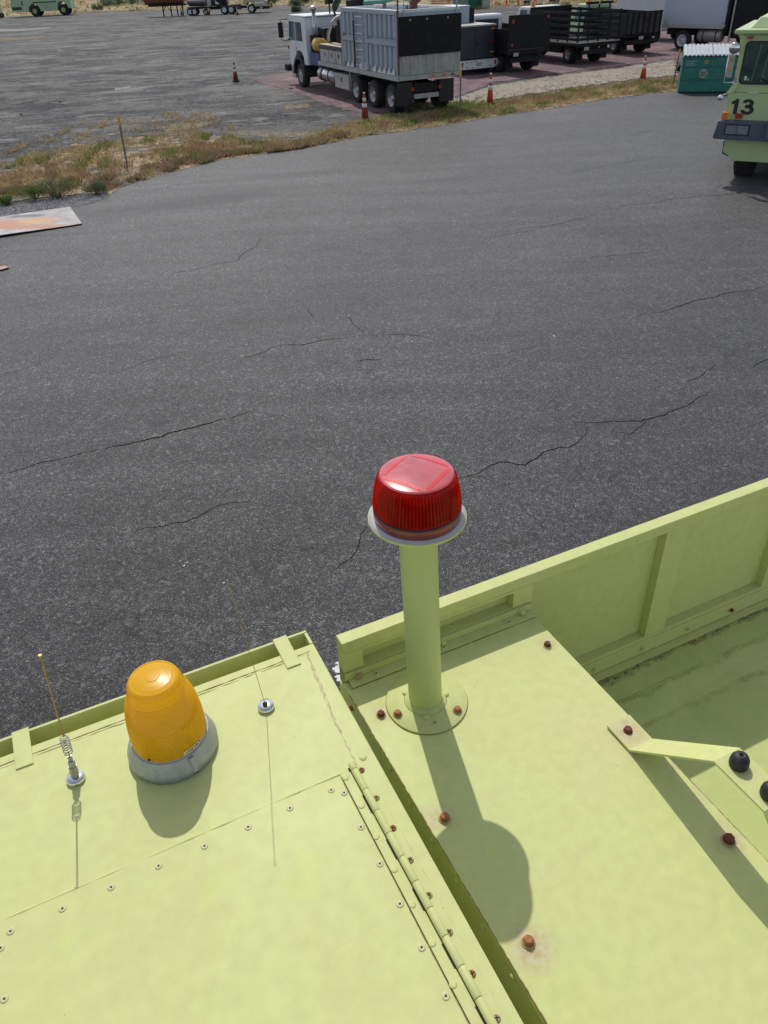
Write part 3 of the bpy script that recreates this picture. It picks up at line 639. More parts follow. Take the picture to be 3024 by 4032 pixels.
# antennas: straight chains from base to whip tip; the tip is where its sight line meets the sun ray of its shadow
def sun_tip(px, shadow_px):
    d = ray(*px); sp_ = at(shadow_px[0], shadow_px[1], ZK); A = np.stack([d, -np.array(sdir)], 1)
    t, u = np.linalg.lstsq(A, sp_ - CAM, rcond=None)[0]; return (CAM + d * t + sp_ + np.array(sdir) * u) / 2
def antenna(px, tip, spring, mat, wr):
    bx, by = LC(px); q = np.array(tip) - TO; tl = Vector((float(q @ TX), float(q @ TY), tip[2])); b0 = Vector((bx, by, ZK))
    base = MB().lathe([(.0175, 0), (.0182, .002), (.0182, .008), (.0165, .0105), (.006, .0115), (0, .0115)], 28).build('antenna_base', CHROME, NT, loc=(bx, by, ZK))
    d = (tl - b0); u = d.normalized(); P = lambda t: u * t
    if spring:
        MB().tube([P(.010), P(.034)], .0068, 14).tube([P(.034), P(.048)], .0058, 14, 1).tube([P(.048), P(.058)], .0038, 10).build('stub', [STEELW, CAST], base)
        sx = u.orthogonal().normalized(); sy = u.cross(sx); pts = []
        for k in range(8 * 14 + 1):
            a = 2 * math.pi * k / 15.5; rr_ = .0068 if 6 < k < 106 else .003
            pts.append(P(.064 + .042 * k / 112) + (sx * math.cos(a) + sy * math.sin(a)) * rr_)
        MB().tube(pts, .0009, 5).tube([P(.056), P(.066)], .0012, 6).build('spring', STEELW, base)
        MB().tube([P(.104), P(d.length - .003)], wr, 7).tube([P(d.length - .004), P(d.length)], wr * 2.2, 8).build('whip', mat, base)
    else:
        MB().tube([P(.008), P(.013)], .0050, 12).build('stub', HOLE, base)
        MB().tube([P(.010), P(d.length)], wr, 6).lathe([(0, 0), (.0016, .002), (0, .004)], 8, c=tuple(P(d.length))).build('whip', mat, base)
antenna((165, 1684), sun_tip((85, 1415), (168, 1925)), True, BRASS, .0013)
antenna((575, 1529), sun_tip((490, 1254), (597, 1875)), False, BRASS, .00062)

# amber beacon
ax, ay = LC((376, 1614)); AB = MB().lathe([(q[0] * 1.03, q[1] * 1.03) for q in [(.087, 0), (.0905, .002), (.0905, .016), (.088, .024), (.083, .034), (.0785, .044), (.0775, .047), (.0745, .047), (.0745, .043), (0, .043)]], 64).build('beacon_base', CAST, NT, loc=(ax, ay, ZK), label='cast metal foot under the amber dome')
na = 168
prof = [(.0715, .044, 0), (.0735, .047, 0), (.0735, .052, .0009), (.0738, .065, .0009), (.0735, .080, .0009), (.0728, .098, .0009), (.0712, .116, .0008), (.0703, .1175, 0)]
for k in range(26):
    t = k / 25; z = .1185 + .060 * t; r_ = .0703 - .0150 * t ** 1.7; prof.append((r_ + (.0006 if k % 2 else -.0004), z, 0))
prof += [(.0535, .187, 0), (.0522, .1945, 0), (.0502, .2005, 0), (.0478, .2050, 0), (.0455, .2075, 0), (.0438, .2082, 0), (.0425, .2078, 0), (.0418, .2070, 0), (.034, .2088, 0), (.024, .2102, 0), (.0135, .2110, 0), (.0125, .2120, 0), (.006, .2122, 0), (0, .2122, 0)]
MB().lathe([(a * 1.03, b * 1.03) for a, b, c in prof], na, rib=[c for a, b, c in prof], smooth=False).build('lens', L_AMB, AB)
MB().lathe([(.035, .048), (.050, .055), (.056, .10), (.048, .15), (.030, .155), (.020, .165), (0, .168)], 32).build('reflector', simple('beacon_inside', (.80, .50, .12), .35, var=.3, scale=20), AB)
MB().lathe([(.0742, .0465), (.0775, .0470), (.0775, .0495), (.0740, .0500)], 64).build('gasket', GREYPAINT, AB)
def on_dome(name, mat, a0, a1, z0, z1, r, parent, th=.0006, n=10):
    vs = []; fs = []
    for k in range(n + 1):
        a = a0 + (a1 - a0) * k / n
        for rr_ in (r, r + th):
            vs += [(rr_ * math.cos(a), rr_ * math.sin(a), z0), (rr_ * math.cos(a), rr_ * math.sin(a), z1)]
    for k in range(n):
        b = k * 4; c = b + 4
        fs += [(b + 2, c + 2, c + 3, b + 3), (b + 3, c + 3, c + 1, b + 1), (b, c, c + 2, b + 2), (b + 1, c + 1, c, b)]
    fs += [(0, 2, 3, 1), (n * 4 + 1, n * 4 + 3, n * 4 + 2, n * 4)]
    return MB().add(vs, fs).build(name, mat, parent)
LABW = simple('cream_label', (.66, .66, .55), .5); INK = simple('black_ink', (.02, .02, .02), .5)
# label faces the lower right of the picture; local frame angle of camera direction
lc = math.atan2(-1.21 - ay, -.446 - ax)
on_dome('label_strip', LABW, lc + .18, lc + .82, .0545, .0628, .0772, AB)
for k in range(9):
    a = lc + .24 + k * .062
    on_dome('label_mark', INK, a, a + .03 + .014 * (k % 3),   .0568, .0596 + .0012 * (k % 2), .0779, AB, .0002, 3)
a = lc + .30
MB().tube([(.080 * math.cos(a), .080 * math.sin(a), .0445), (.0905 * math.cos(a), .0905 * math.sin(a), .011)], .0072, 16).build('screw_channel', CAST, AB)
MB().tube([(.0895 * math.cos(a), .0895 * math.sin(a), .0125), (.0958 * math.cos(a), .0958 * math.sin(a), .0075)], .0045, 12).build('channel_screw', HOLE, AB)
a = lc - .75; MB().tube([(.074 * math.cos(a), .074 * math.sin(a), .056), (.0782 * math.cos(a), .0782 * math.sin(a), .056)], .003, 10).build('lens_screw', RUST_D, AB)

AB.scale = (QK / 1.03,) * 3
for o_ in NT.children:
    n_ = o_.name.split('.')[0]
    if n_ in ('rivet', 'screw', 'leaf_dimple', 'sealant_lump'): o_.scale = (QK,) * 3
    if n_ == 'antenna_base': o_.data.transform(Matrix.Scale(QK, 4))
# body deck
deck = [(-.057, -.1285), (-.052, -.86), (-.045, -2.4), (.4405, -2.4), (.4405, -.1285)]
MB().prism(deck, ZR - .004, ZR).build('deck_plate', P_DECK, NT, .001)
MB().box(-.054, -.034, -2.4, -.10, 2.2, ZR - .0055).box(-.0535, -.035, -.10, -.072, 2.2, ZR - .02).build('body_side_wall', P_NEAR, NT, .002)
box('deck_side_wall', P_NEAR, NT, .430, .4385, -2.4, -.13, 3.30, ZR - .0055)
MB().box(-.0338, .40, -2.38, -.13, 1.2, 3.0).build('body_core', P_NEAR, NT)
bead('edge_dirt', [(-.0558, -.14), (-.0515, -.86), (-.047, -1.9)], SEALP, .0012, ZR - .0005, .0004, 200)
bead('edge_dirt', [(-.045, -.1285), (.44, -.1290)], SEALP, .0012, ZR, .0004, 80)
# side bolts in the gap
sb_ = MB().lathe([(.006, 0), (.006, .002), (.0035, .0035), (0, .004)], 12, axis='x').mesh('side_rivet', [P_NEAR])
for k in range(13): put(sb_, 'side_rivet', (-.054, -.335 - k * .088), ZR - .022, rot=(0, 0, math.pi))
hexm = {}
def bolt(p, z, mats, s=1.0, rz=0, washer=P_NEAR, parent=NT, axis='z', name='bolt'):
    """washer + spring ring + hex head; axis 'y' faces the viewer"""
    o = MB().lathe([(.0118 * s, 0), (.0122 * s, .0015 * s), (.0108 * s, .0030 * s), (.0082 * s, .0031 * s)], 22).lathe([(.0095 * s, .0031 * s), (.0098 * s, .0045 * s), (.0088 * s, .0055 * s)], 20, mi=1)
    o.lathe([(.0082 * s, .0055 * s), (.0084 * s, .0110 * s), (.0070 * s, .0126 * s), (0, .0128 * s)], 6, smooth=False, mi=1)
    rot = (0, 0, rz) if axis == 'z' else (math.pi / 2, 0, 0) if axis == 'y' else (0, -math.pi / 2, 0)
    return o.build(name, [washer, mats], NT, .0004, loc=(p[0], p[1], z), rot=rot)
for i, (px, py, kd) in enumerate(bolt_px):
    bolt(L((px, py + 4)), ZR + (.0045 if i in (1, 2) else 0), RUST_D if kd == 'd' else RUST_O, .88 if i < 4 else .98, i * .7, RUST_T if i in (0, 1, 2, 4, 5) else P_NEAR)
# beacon mast
pc = (.084, -.235)
MB().lathe([(.0870, 0), (.0876, .0010), (.0876, .0035), (.0866, .0045), (0, .0045)], 96, c=(0, 0, 0)).build('mast_plate', P_DECK, NT, loc=(*pc, ZR + .0003))
MB().lathe([(.0890, 0), (.0880, .0014), (.0868, .0010)], 96).build('plate_rust_ring', SEALP, NT, loc=(*pc, ZR))
mb0 = L((919, 1513)); fx = np.array([.0590, 1.1150, 0]) - TO; mt = (float(fx @ TX), float(fx @ TY))
ZF = 4.190
MB().tube([(mb0[0], mb0[1], ZR + .004), (mt[0], mt[1], ZF - .002)], .0355, 48, cap=False).build('mast', P_MAST, NT)
MB().lathe([(.047, 0), (.044, .002), (.040, .0055), (.0362, .009)], 48).build('mast_weld', P_NEAR, NT, loc=(mb0[0], mb0[1], ZR + .0044))
for p in ((876, 1500), (962, 1503), (921, 1553), (925, 1466)): 
    q = L(p); put(MB().lathe([(.008, 0), (.0075, .003), (.003, .0045), (0, .0047)], 14).mesh('blob', [P_NEAR]), 'weld_blob', q, ZR + .0044)
q = L((939, 1564)); MB().box(-.004, .004, -.002, .002, 0, .0006).build('rust_fleck', SEALP, NT, loc=(q[0], q[1], ZR + .0049), rot=(0, 0, .2))
RBn = MB().lathe([(.0880, 0), (.0886, .0008), (.0886, .0042), (.0880, .005), (0, .005)], 80).build('beacon_flange', [P_NEAR], NT, loc=(mt[0], mt[1], ZF), label='grey topped round flange under the red lens')
MB().lathe([(.0745, 0), (.0870, .0001), (.0872, .0010), (.0745, .0018)], 80).build('gasket', GREYPAINT, RBn, loc=(0, 0, .0052))
MB().lathe([(.0770, .006), (.0782, .007), (.0788, .020), (.0786, .0245), (.0770, .0250)], 80).build('lens_rim', L_REDBAND, RBn)
MB().lathe([(.0770, .0252), (.0787, .0256), (.0787, .0278), (.0770, .0282)], 80).build('seal_ring', INK, RBn)
nr = 150; RP = [(.0750, .0285, 0), (.0760, .0290, 0), (.0758, .032, .0014), (.0742, .050, .0014), (.0712, .070, .0014), (.0672, .088, .0013), (.0652, .0945, 0), (.0632, .0965, 0)]
MB().lathe([(a * 1.03, .0285 + (b - .0285) * .95) for a, b, c in RP] , nr, rib=[c for a, b, c in RP], smooth=False).build('lens', L_RED, RBn)
MB().lathe([(.0651, .0966), (.0641, .0978), (.059, .0988), (.048, .1003), (.034, .1016), (.016, .1024), (.004, .1026), (0, .1024)], 80).build('lens_top', L_REDTOP, RBn, loc=(0, 0, -.0034))
DZ = [(0, .1024), (.016, .1024), (.034, .1016), (.048, .1003), (.058, .0988), (.0622, .0978)]
def domez(r):
    for (r0, z0), (r1, z1) in zip(DZ, DZ[1:]):  # lens top, see below
        if r <= r1: return z0 + (z1 - z0) * (r - r0) / (r1 - r0)
    return .0975
for k in range(4):
    a = lc + .55 + k * math.pi / 2; u = Vector((math.cos(a), math.sin(a), 0)); v = Vector((-u.y, u.x, 0)); vs = []; n_ = 10
    for i in range(n_ + 1):
        for w_ in (.0405, .0475):
            q = u * w_ + v * (-.037 + .074 * i / n_); vs.append((q.x, q.y, domez(q.length) + .0005 - .0034))
    MB().add(vs, [(2 * i, 2 * i + 1, 2 * i + 3, 2 * i + 2) for i in range(n_)]).build('top_rib', simple('bright_red_band', (.78, .02, .03), .2, coat=.5) if k == 0 else bpy.data.materials['bright_red_band'], RBn)
MB().lathe([(.066, .026), (.066, .050), (.05, .054), (0, .054)], 40).build('lamp_base', simple('dark_lamp_base', (.05, .02, .015), .5, var=.5, scale=40), RBn)
MB().lathe([(.045, .055), (.048, .06), (.03, .068), (.028, .082), (0, .086)], 32).build('reflector', simple('red_beacon_inside', (.55, .10, .08), .3, metal=.4, var=.4, scale=30), RBn)
a = lc - .22; put(MB().lathe([(.0042, 0), (.0042, .001), (.003, .0018), (0, .0019)], 12, axis='x').mesh('rimscrew', [RUST_D]), 'rim_screw', (.0764 * math.cos(a), .0764 * math.sin(a)), .0145, RBn, (0, 0, a))
MB().box(-.004, .004, -.003, .003, -.006, 0).build('flange_nut', HOLE, RBn, loc=(-.072 * math.cos(lc + 1) * .5, .0, 0))

# side board: built from frame members and recessed sheets
YB, ZT, ZB = -.095, 3.81, 3.405
YO = -.0655
XL = -.047
MB().box(XL, 3.6, YB, YO, ZT - .032, ZT).build('top_rail', P_NEAR, NT, .0015)
MB().box(XL, .0, YB, -.0657, 3.69, ZT - .032).build('board_post', P_NEAR, NT)
MB().box(.397, .452, YB, -.0657, 3.69, ZT - .032).build('board_post', P_NEAR, NT)
MB().box(XL, .4515, YB, -.0657, 3.69, 3.722).build('bottom_rail', P_NEAR, NT, .001)
MB().box(.0003, .3967, -.069, -.0657, 3.7223, ZT - .0323).build('recess_sheet', P_NEAR, NT)
MB().box(-.0, .397, YB - .0008, YB + .0, ZT - .038, ZT - .0315).build('recess_lip', P_NEAR, NT)
MB().box(XL, .452, -.0652, -.0625, 2.2, 3.809).box(.4525, 3.6, -.0652, -.0625, 2.2, 3.809).build('outer_skin', P_NEAR, NT)
xs = [.452, .873, 1.33, 1.80, 2.27, 2.74, 3.21]
for i, x in enumerate(xs):
    if i: MB().box(x - .005, x + .068, YB, -.0657, ZB, ZT - .032).build('board_post', P_NEAR, NT, .001)
    x1 = xs[i + 1] - .0055 if i + 1 < len(xs) else 3.6
    MB().box(x + (.0005 if i == 0 else .0685), x1, -.069, -.0657, ZB, ZT - .0325).build('side_panel', P_NEAR, NT)
MB().box(.45, 3.6, YB, -.0657, ZB - .052, ZB - .0006).build('bottom_rail', P_NEAR, NT, .001)
MB().box(.43, 3.6, YB - .003, YB - .0003, 3.340, 3.392).box(.43, 3.6, -.122, YB - .0033, 3.336, 3.3395).build('floor_angle', P_NEAR, NT, .0006)
MB().box(XL, .4455, YB - .0075, YB - .0005, 3.7005, 3.7205).box(XL + .005, .4455, -.1275, -.1028, 3.7005, 3.7035).build('deck_angle', P_NEAR, NT, .0012)
for x, m in ((-.019, RUST_T), (.198, P_NEAR), (.416, P_NEAR)): bolt((x, YB - .0078), 3.7125, m, .85, axis='y')
for x in (.694, .866, 1.037, 1.207, 1.38, 1.55, 1.72): bolt((x, YB - .0032), 3.366, RUST_D if x == 1.207 else P_NEAR, .75, axis='y')
for x, y in (C1(390, 495), C1(757, 352), C1(1112, 215)): put(rm, 'rivet', L((x, y)), ZR + .0035)
bolt((-.054, -.150), 3.668, RUST_O, .7, axis='x', name='side_bolt')
# trough floor: two levels joined by a slope
ZA_, ZB_ = 3.338, 3.318
vs = [(x, y, z) for (y, z) in ((-.066, ZA_), (-.207, ZA_), (-.2075, ZA_ - .003), (-.288, ZB_ + .004), (-.2885, ZB_), (-2.4, ZB_)) for x in (.42, 3.6)]
fs = [(i, i + 2, i + 3, i + 1) for i in range(0, 4, 2)] + [(4, 6, 7, 5), (6, 8, 9, 7)]
fl_ = MB().add(vs[:10], fs)
fl_.add([(.42, -.2885, ZB_), (.42, -2.4, ZB_), (3.6, -2.4, ZB_), (3.6, -.2885, ZB_)], [(0, 1, 2, 3)])
o = fl_.build('trough_floor', P_FLOOR, NT)
bead('floor_weld', [(.45, -.2085), (2.4, -.206)], P_FLOOR, .003, ZA_ - .001, .0015, 160); bead('floor_weld', [(.45, -.2895), (2.4, -.289)], P_FLOOR, .0025, ZB_, .0015, 160)
bolt(L(C4(1405, 990)), ZR, RUST_D, 1.1, .4, RUST_T)
bead('edge_dirt', [(.4395, -.55), (.4395, -1.4)], SEALP, .0009, ZR, .0005, 110)
# hat bracket with rubber buffers
prof = [(-.468, ZR + .0035), (-.538, ZR + .0035), (-.712, 3.876), (-.815, 3.876), (-.99, ZR + .0035), (-1.06, ZR + .0035)]
bx0, bx1 = .3785, .4375; th = .0045
def off(i, s):
    (y, z) = prof[i]; a = prof[max(i - 1, 0)]; b = prof[min(i + 1, len(prof) - 1)]
    d1 = Vector((y - a[0], z - a[1])); d2 = Vector((b[0] - y, b[1] - z)); 
    if d1.length == 0: d1 = d2
    if d2.length == 0: d2 = d1
    n = (Vector((d1.y, -d1.x)).normalized() + Vector((d2.y, -d2.x)).normalized()).normalized(); return (y + n.x * s, z + n.y * s)
hb = MB()
for i in range(5):
    a0, a1, b0, b1 = off(i, th), off(i, 0), off(i + 1, th), off(i + 1, 0)
    hb.add([(bx0, *a0), (bx1, *a0), (bx1, *a1), (bx0, *a1), (bx0, *b0), (bx1, *b0), (bx1, *b1), (bx0, *b1)], [(0, 1, 5, 4), (2, 3, 7, 6), (1, 2, 6, 5), (3, 0, 4, 7)] + ([(0, 3, 2, 1)] if i == 0 else []) + ([(4, 5, 6, 7)] if i == 4 else []))
HB = hb.build('bracket', P_TAB, NT)
HB.data.validate()
b_ = MB().lathe([(.0145, 0), (.0158, .003), (.0160, .010), (.0150, .018), (.0115, .0245), (.006, .0275), (.0030, .0275), (.0028, .020), (0, .020)], 28).mesh('buffer', [RUBBER])
for y in (-.735, -.800): 
    put(b_, 'rubber_buffer', (.408, y), 3.8765 + 0, HB)
zb = max(v.co.z for v in HB.data.vertices)
for ch in HB.children: ch.location.z = zb
q = L((1355, 1577)); bolt((.407, -.4985), 3.7005 + .0045, RUST_D, .95, .3, RUST_O)
# cab/body wheels and lower body so the truck stands on the ground
TYRE = simple('tyre_rubber', (.022, .022, .023), .85, var=.3, scale=8, dirt=(.09, .085, .075), dirt_amt=.5)
RIML = simple('lime_rim', (.45, .52, .24), .5, scale=6)
def wheel(parent, x, y, r, w_, rim, side=1, hub=.55, dish=.25, name='wheel', seg=28, dual=False):
    """tyre with its tread round; axis along local y; side +1 shows the rim at +y"""
    W = w_ / 2
    o = MB().lathe([(r * hub, -W), (r * .80, -W * 1.02), (r * .95, -W * .92), (r, -W * .6), (r, W * .6), (r * .95, W * .92), (r * .80, W * 1.02), (r * hub, W)], seg, axis='y', caps=False).build(name, TYRE, parent, loc=(x, y, r))
    s = side; m = MB().lathe([(r * hub, W * .98 * s), (r * hub * .96, W * .98 * s), (r * hub * .86, W * (1 - dish * 2.2) * s), (r * hub * .40, W * (1 - dish * 2.4) * s), (r * hub * .36, W * (1 - dish) * s), (r * hub * .2, W * (1 - dish * .6) * s), (0, W * (1 - dish * .6) * s)], seg, axis='y', caps=False)
    m.build('rim', rim, o)
    nb = MB()
    for k in range(8):
        a = k * math.pi / 4; cx, cz = r * hub * .62 * math.cos(a), r * hub * .62 * math.sin(a); y0 = W * (1 - dish * 2.3) * s
        nb.lathe([(r * hub * .085, y0 - .001 * s), (r * hub * .085, y0 + .002 * s)], 8, c=(cx, 0, cz), axis='y')
    nb.build('hand_holes', HOLE, o)
    return o
for x in (-1.2, 1.5, 2.6):
    for y, s in ((-.15, 1), (-2.2, -1)): wheel(NT, x, y, .62, .4, RIML, s)
MB().box(.46, 3.6, -2.38, -.0685, 1.2, 3.0).build('body_side', P_NEAR, NT)
MB().box(-1.7, 3.5, -1.7, -.7, .7, 1.25).build('chassis', HOLE, NT)

# ================================================================== OTHER VEHICLES AND YARD THINGS
WHITE = simple('white_paint', (.70, .72, .73), .4, var=.05, dirt=(.45, .42, .38), dirt_amt=.35); BLACKP = simple('black_paint', (.009, .010, .012), .6, var=.35, scale=4, dirt=(.035, .034, .03), dirt_amt=.5, spec=.25)
NAVY = simple('dark_blue_grey_paint', (.028, .034, .046), .5, var=.2, scale=2); BLUEGREY = simple('blue_grey_paint', (.36, .42, .48), .5, var=.07, scale=2, dirt=(.22, .22, .22), dirt_amt=.4)
PALE = simple('pale_dirty_steel', (.42, .42, .39), .6, var=.2, scale=3, dirt=(.22, .19, .14), dirt_amt=.6); DARKF = simple('dark_underframe', (.012, .012, .013), .85, var=.4, scale=4)
GLASS = simple('tinted_glass', (.03, .06, .06), .06, var=.4, scale=2, spec=.8); TEALG = simple('teal_glass', (.10, .20, .20), .08, var=.3, scale=2, spec=.8)
ALU = simple('polished_aluminium', (.55, .55, .56), .28, metal=.85, var=.1, scale=6, dirt=(.2, .18, .15), dirt_amt=.4); ORANGE = simple('orange_marker', (.85, .22, .02), .4, coat=.4)
REDM = simple('red_marker', (.40, .02, .02), .4, coat=.4); YEL = simple('yellow_barrel', (.62, .36, .03), .45, var=.3, scale=6, dirt=(.15, .08, .02), dirt_amt=.6); BLUEP = simple('blue_drum_box', (.03, .06, .19), .5, var=.3)
TAN = simple('tan_lid', (.50, .42, .32), .7); RIMA = simple('aluminium_rim', (.40, .40, .40), .4, metal=.6, var=.2, scale=10); RIMW = simple('white_rim', (.62, .64, .68), .5)
GREENH = simple('green_hose', (.10, .32, .22), .5); PALEG = simple('pale_green_paint', (.42, .56, .34), .5, var=.1, scale=1, dirt=(.22, .22, .18), dirt_amt=.5)
def plates(parent, y, z, x): MB().box(x - .012, x, y - .16, y + .16, z, z + .16).build('licence_plate', PALE, parent)

# ---- grey vacuum box truck
G = thing('vacuum_truck', (2.1, 35.7, 0), rad(114.5), 'blue grey ribbed box truck with white cab, standing on the painted pad', 'truck')
for x in (-.1, 1.62, 3.35):
    for y, s in ((1.02, 1), (-1.02, -1)): wheel(G, x, y, .52, .46, RIMA, s, .56, .3)
for y, s in ((1.05, 1), (-1.05, -1)): wheel(G, 10.2, y, .53, .34, RIMA, s, .56, .02)
MB().box(-.75, 12, .35, .5, .72, 1.05).box(-.75, 12, -.5, -.35, .72, 1.05).box(-.75, -.6, -.35, .35, .72, 1.05).build('chassis', DARKF, G)
MB().box(-.1 - .06, -.1 + .06, -.8, .8, .45, .6).box(1.56, 1.68, -.8, .8, .45, .6).box(3.29, 3.41, -.8, .8, .45, .6).box(10.1, 10.3, -.8, .8, .42, .58).build('axle', DARKF, G)
for y in (.95, -.95): MB().box(-.80, -.77, y - .33, y + .33, .30, 1.12).build('mud_flap', RUBBER, G)
box('rear_bar', PALE, G, -.86, -.74, -.55, .55, .52, .68); MB().box(-.8, -.72, -.5, -.4, .68, 1.1).box(-.8, -.72, .4, .5, .68, 1.1).build('bar_hanger', DARKF, G)
for y in (.62, -.62): box('tail_light', REDM, G, -.83, -.79, y - .08, y + .08, .80, .92)
BX0, BX1, BY0, BY1 = -.82, 4.45, -1.48, 1.20
box('box_shell', BLUEGREY, G, BX0, BX1, BY0, BY1, 1.36, 3.44)
MB().box(BX0 - .06, 7.45, 1.18, 1.32, 1.19, 1.35).build('side_beam', PALE, G); MB().box(BX0 - .06, 7.45, BY0 - .02, 1.1795, 1.19, 1.355).build('deck_floor', DARKF, G)
# side ribs
ribm = MB().hexa([(-.12, 0, 0), (.12, 0, 0), (.12, 0, .80), (-.12, 0, .80)], [(-.085, .10, .06), (.085, .10, .06), (.085, .10, .80), (-.085, .10, .80)]).mesh('side_rib', [BLUEGREY])
for row, z in ((0, 1.52), (1, 2.56)):
    for i, x in enumerate([-.62, -.22, .20, .62, 1.04, 1.60, 3.35, 3.78, 4.2]):
        put(ribm, 'side_rib', (x, BY1), z, G)
MB().box(BX0, BX1, BY1, BY1 + .085, 2.36, 2.50).box(BX0, BX1, BY1, BY1 + .085, 3.38, 3.50).box(BX0, BX0 + .09, BY1, BY1 + .09, 1.36, 2.355).box(BX0, BX0 + .09, BY1, BY1 + .09, 2.505, 3.375).box(BX1 - .09, BX1, BY1, BY1 + .09, 1.36, 2.355).box(BX1 - .09, BX1, BY1, BY1 + .09, 2.505, 3.375).box(1.88, 2.02, BY1, BY1 + .085, 1.40, 2.355).box(1.88, 2.02, BY1, BY1 + .085, 2.505, 3.375).build('side_frame', BLUEGREY, G)
for i, x in enumerate([-.42, -.02, .40, .82, 1.30, 2.25, 2.65, 3.1, 3.56, 3.98]):
    MB().prism_y([(x - .20, 1.37), (x + .20, 1.37), (x - .14, 1.42 + .24)], BY1 + .074, BY1 + .088).build('white_patch', WHITE, G)
# ladder
MB().tube([(3.08, 1.34, 1.40), (3.08, 1.34, 3.10)], .035, 8).build('dark_pole', simple('rust_pole', (.06, .04, .03), .8, var=.5, scale=6, dirt=(.25, .10, .03)), G)
for k in range(7): MB().tube([(2.25, 1.31, 1.50 + k * .29), (2.95, 1.31, 1.50 + k * .29)], .018, 8).build('ladder_rung', WHITE, G)
MB().tube([(2.25, 1.31, 1.4), (2.25, 1.31, 3.4)], .02, 8).tube([(2.95, 1.31, 1.4), (2.95, 1.31, 3.4)], .02, 8).build('ladder_rail', BLUEGREY, G)
# rear
for k in range(8): MB().prism([(BX0, 1.10 - k * .355), (BX0, .94 - k * .355), (BX0 - .05, .97 - k * .355), (BX0 - .05, 1.07 - k * .355)], 1.37, 2.02).build('rear_rib', PALE, G)
MB().box(BX0 - .012, BX0 - .0005, BY0, BY1, 1.36, 2.05).build('rear_plate', PALE, G)
MB().box(BX0 - .085, BX0 - .013, BY0 - .04, BY1 + .04, 2.03, 3.32).build('rear_black_door', BLACKP, G)
pk = MB().lathe([(.035, 0), (.035, -.03), (0, -.035)], 8, axis='x').mesh('door_bolt', [PALE])
for (y, z) in ((.75, 3.2), (.02, 3.2), (-.9, 3.2)): put(pk, 'door_bolt', (BX0 - .088, y), z, G)
pk2 = MB().lathe([(.03, 0), (.03, -.02), (0, -.025)], 8, axis='x').mesh('door_knob', [DARKF])
for k in range(6):
    for z in (2.3, 2.7): put(pk2, 'door_knob', (BX0 - .088, .9 - k * .4), z + .08 * (k % 2), G)
MB().box(BX0 - .04, BX0, BY0, BY1, 3.3, 3.42).build('rear_header', BLUEGREY, G)
MB().box(BX0 - .10, BX0 - .02, BY0, 1.25, 1.20, 1.355).build('rear_beam', PALE, G)
for y in (-.25, -.75, -1.15): box('marker_light', ORANGE if y > -.9 else REDM, G, BX0 - .125, BX0 - .1, y - .07, y + .07, 1.24, 1.31)
MB().tube([(BX0 - .03, BY1 + .03, 1.4), (BX0 - .03, BY1 + .03, 4.0)], .035, 8).build('corner_pole', simple('pole_rust', (.14, .09, .06), .8), G); box('corner_light', ORANGE, G, BX0 - .09, BX0 + .03, BY1 - .03, BY1 + .09, 3.9, 4.02)
for y in (1.0, -1.3): MB().prism_x([(y - .05, 3.32), (y + .05, 3.32), (y + .01, 3.75), (y - .01, 3.75)], BX0 - .09, BX0 - .05).build('door_hinge_arm', BLUEGREY, G)
# roof
MB().box(BX0, BX1, BY1 - .16, BY1 + .08, 3.441, 3.53).box(BX0, BX1, BY0, BY0 + .16, 3.441, 3.53).box(BX0, BX0 + .16, BY0 + .161, BY1 - .161, 3.441, 3.53).box(BX1 - .16, BX1, BY0 + .161, BY1 - .161, 3.441, 3.53).build('roof_rail', WHITE, G)
for k in range(5): MB().box(BX0 + .6 + k * .85, BX0 + .7 + k * .85, BY0 + .17, BY1 - .17, 3.4405, 3.49).build('roof_beam', BLUEGREY, G)
MB().tube([(.6, -.2, 3.44), (.6, -.2, 3.72)], .16, 12).tube([(.6, -.2, 3.72), (.4, -.35, 3.85)], .14, 12).build('rusty_pipe', RUST_D, G)
MB().tube([(3.6, .4, 3.8), (2.8, .9, 3.70), (2.3, .3, 3.72), (2.0, -.3, 3.85), (1.4, -.4, 3.78), (.9, -.25, 3.72)], .075, 10).build('green_hose', GREENH, G)
MB().lathe([(.08, 3.441), (.08, 3.68), (.28, 3.69), (.26, 3.78), (0, 3.82)], 16, c=(2.6, .1, 0)).build('roof_vent', PALE, G)
MB().lathe([(.06, 3.441), (.06, 3.62), (.18, 3.63), (0, 3.7)], 12, c=(-.2, .5, 0)).build('roof_valve', STEELW, G)
# mid section
MB().box(4.85, 7.35, .45, 1.22, 1.356, 1.86).build('tool_chest', PALE, G, .02); box('blue_band', NAVY, G, 4.84, 7.36, .44, 1.23, 1.861, 2.02); box('chest_lid', TAN, G, 4.83, 7.37, .43, 1.24, 2.021, 2.05)
for x in (5.1, 5.9, 6.7): box('chest_latch', DARKF, G, x, x + .06, 1.221, 1.235, 1.60, 1.74)
MB().box(5.48, 5.50, 1.2205, 1.226, 1.38, 1.84).box(6.28, 6.30, 1.2205, 1.226, 1.38, 1.84).build('door_gap', DARKF, G)
MB().lathe([(.0, -.42), (.22, -.40), (.29, -.30), (.29, .30), (.22, .40), (0, .42)], 20, c=(0, 0, 0), axis='x').build('yellow_barrel', YEL, G, loc=(8.0, .95, 1.95)); box('barrel_strap', WHITE, G, 7.95, 8.0, 1.235, 1.25, 1.8, 2.1)
box('blue_box', BLUEP, G, 7.62, 8.85, .55, 1.15, 1.1, 1.62)
MB().tube([(7.5, .7, 1.9), (7.35, .72, 2.4), (6.8, .75, 2.85), (6.1, .78, 3.08), (5.3, .8, 3.22), (4.5, .8, 3.3)], .085, 12).build('suction_pipe', ALU, G)
MB().tube([(4.62, 1.22, 1.36), (4.62, 1.22, 3.3)], .05, 10).build('pipe_post', BLUEGREY, G)
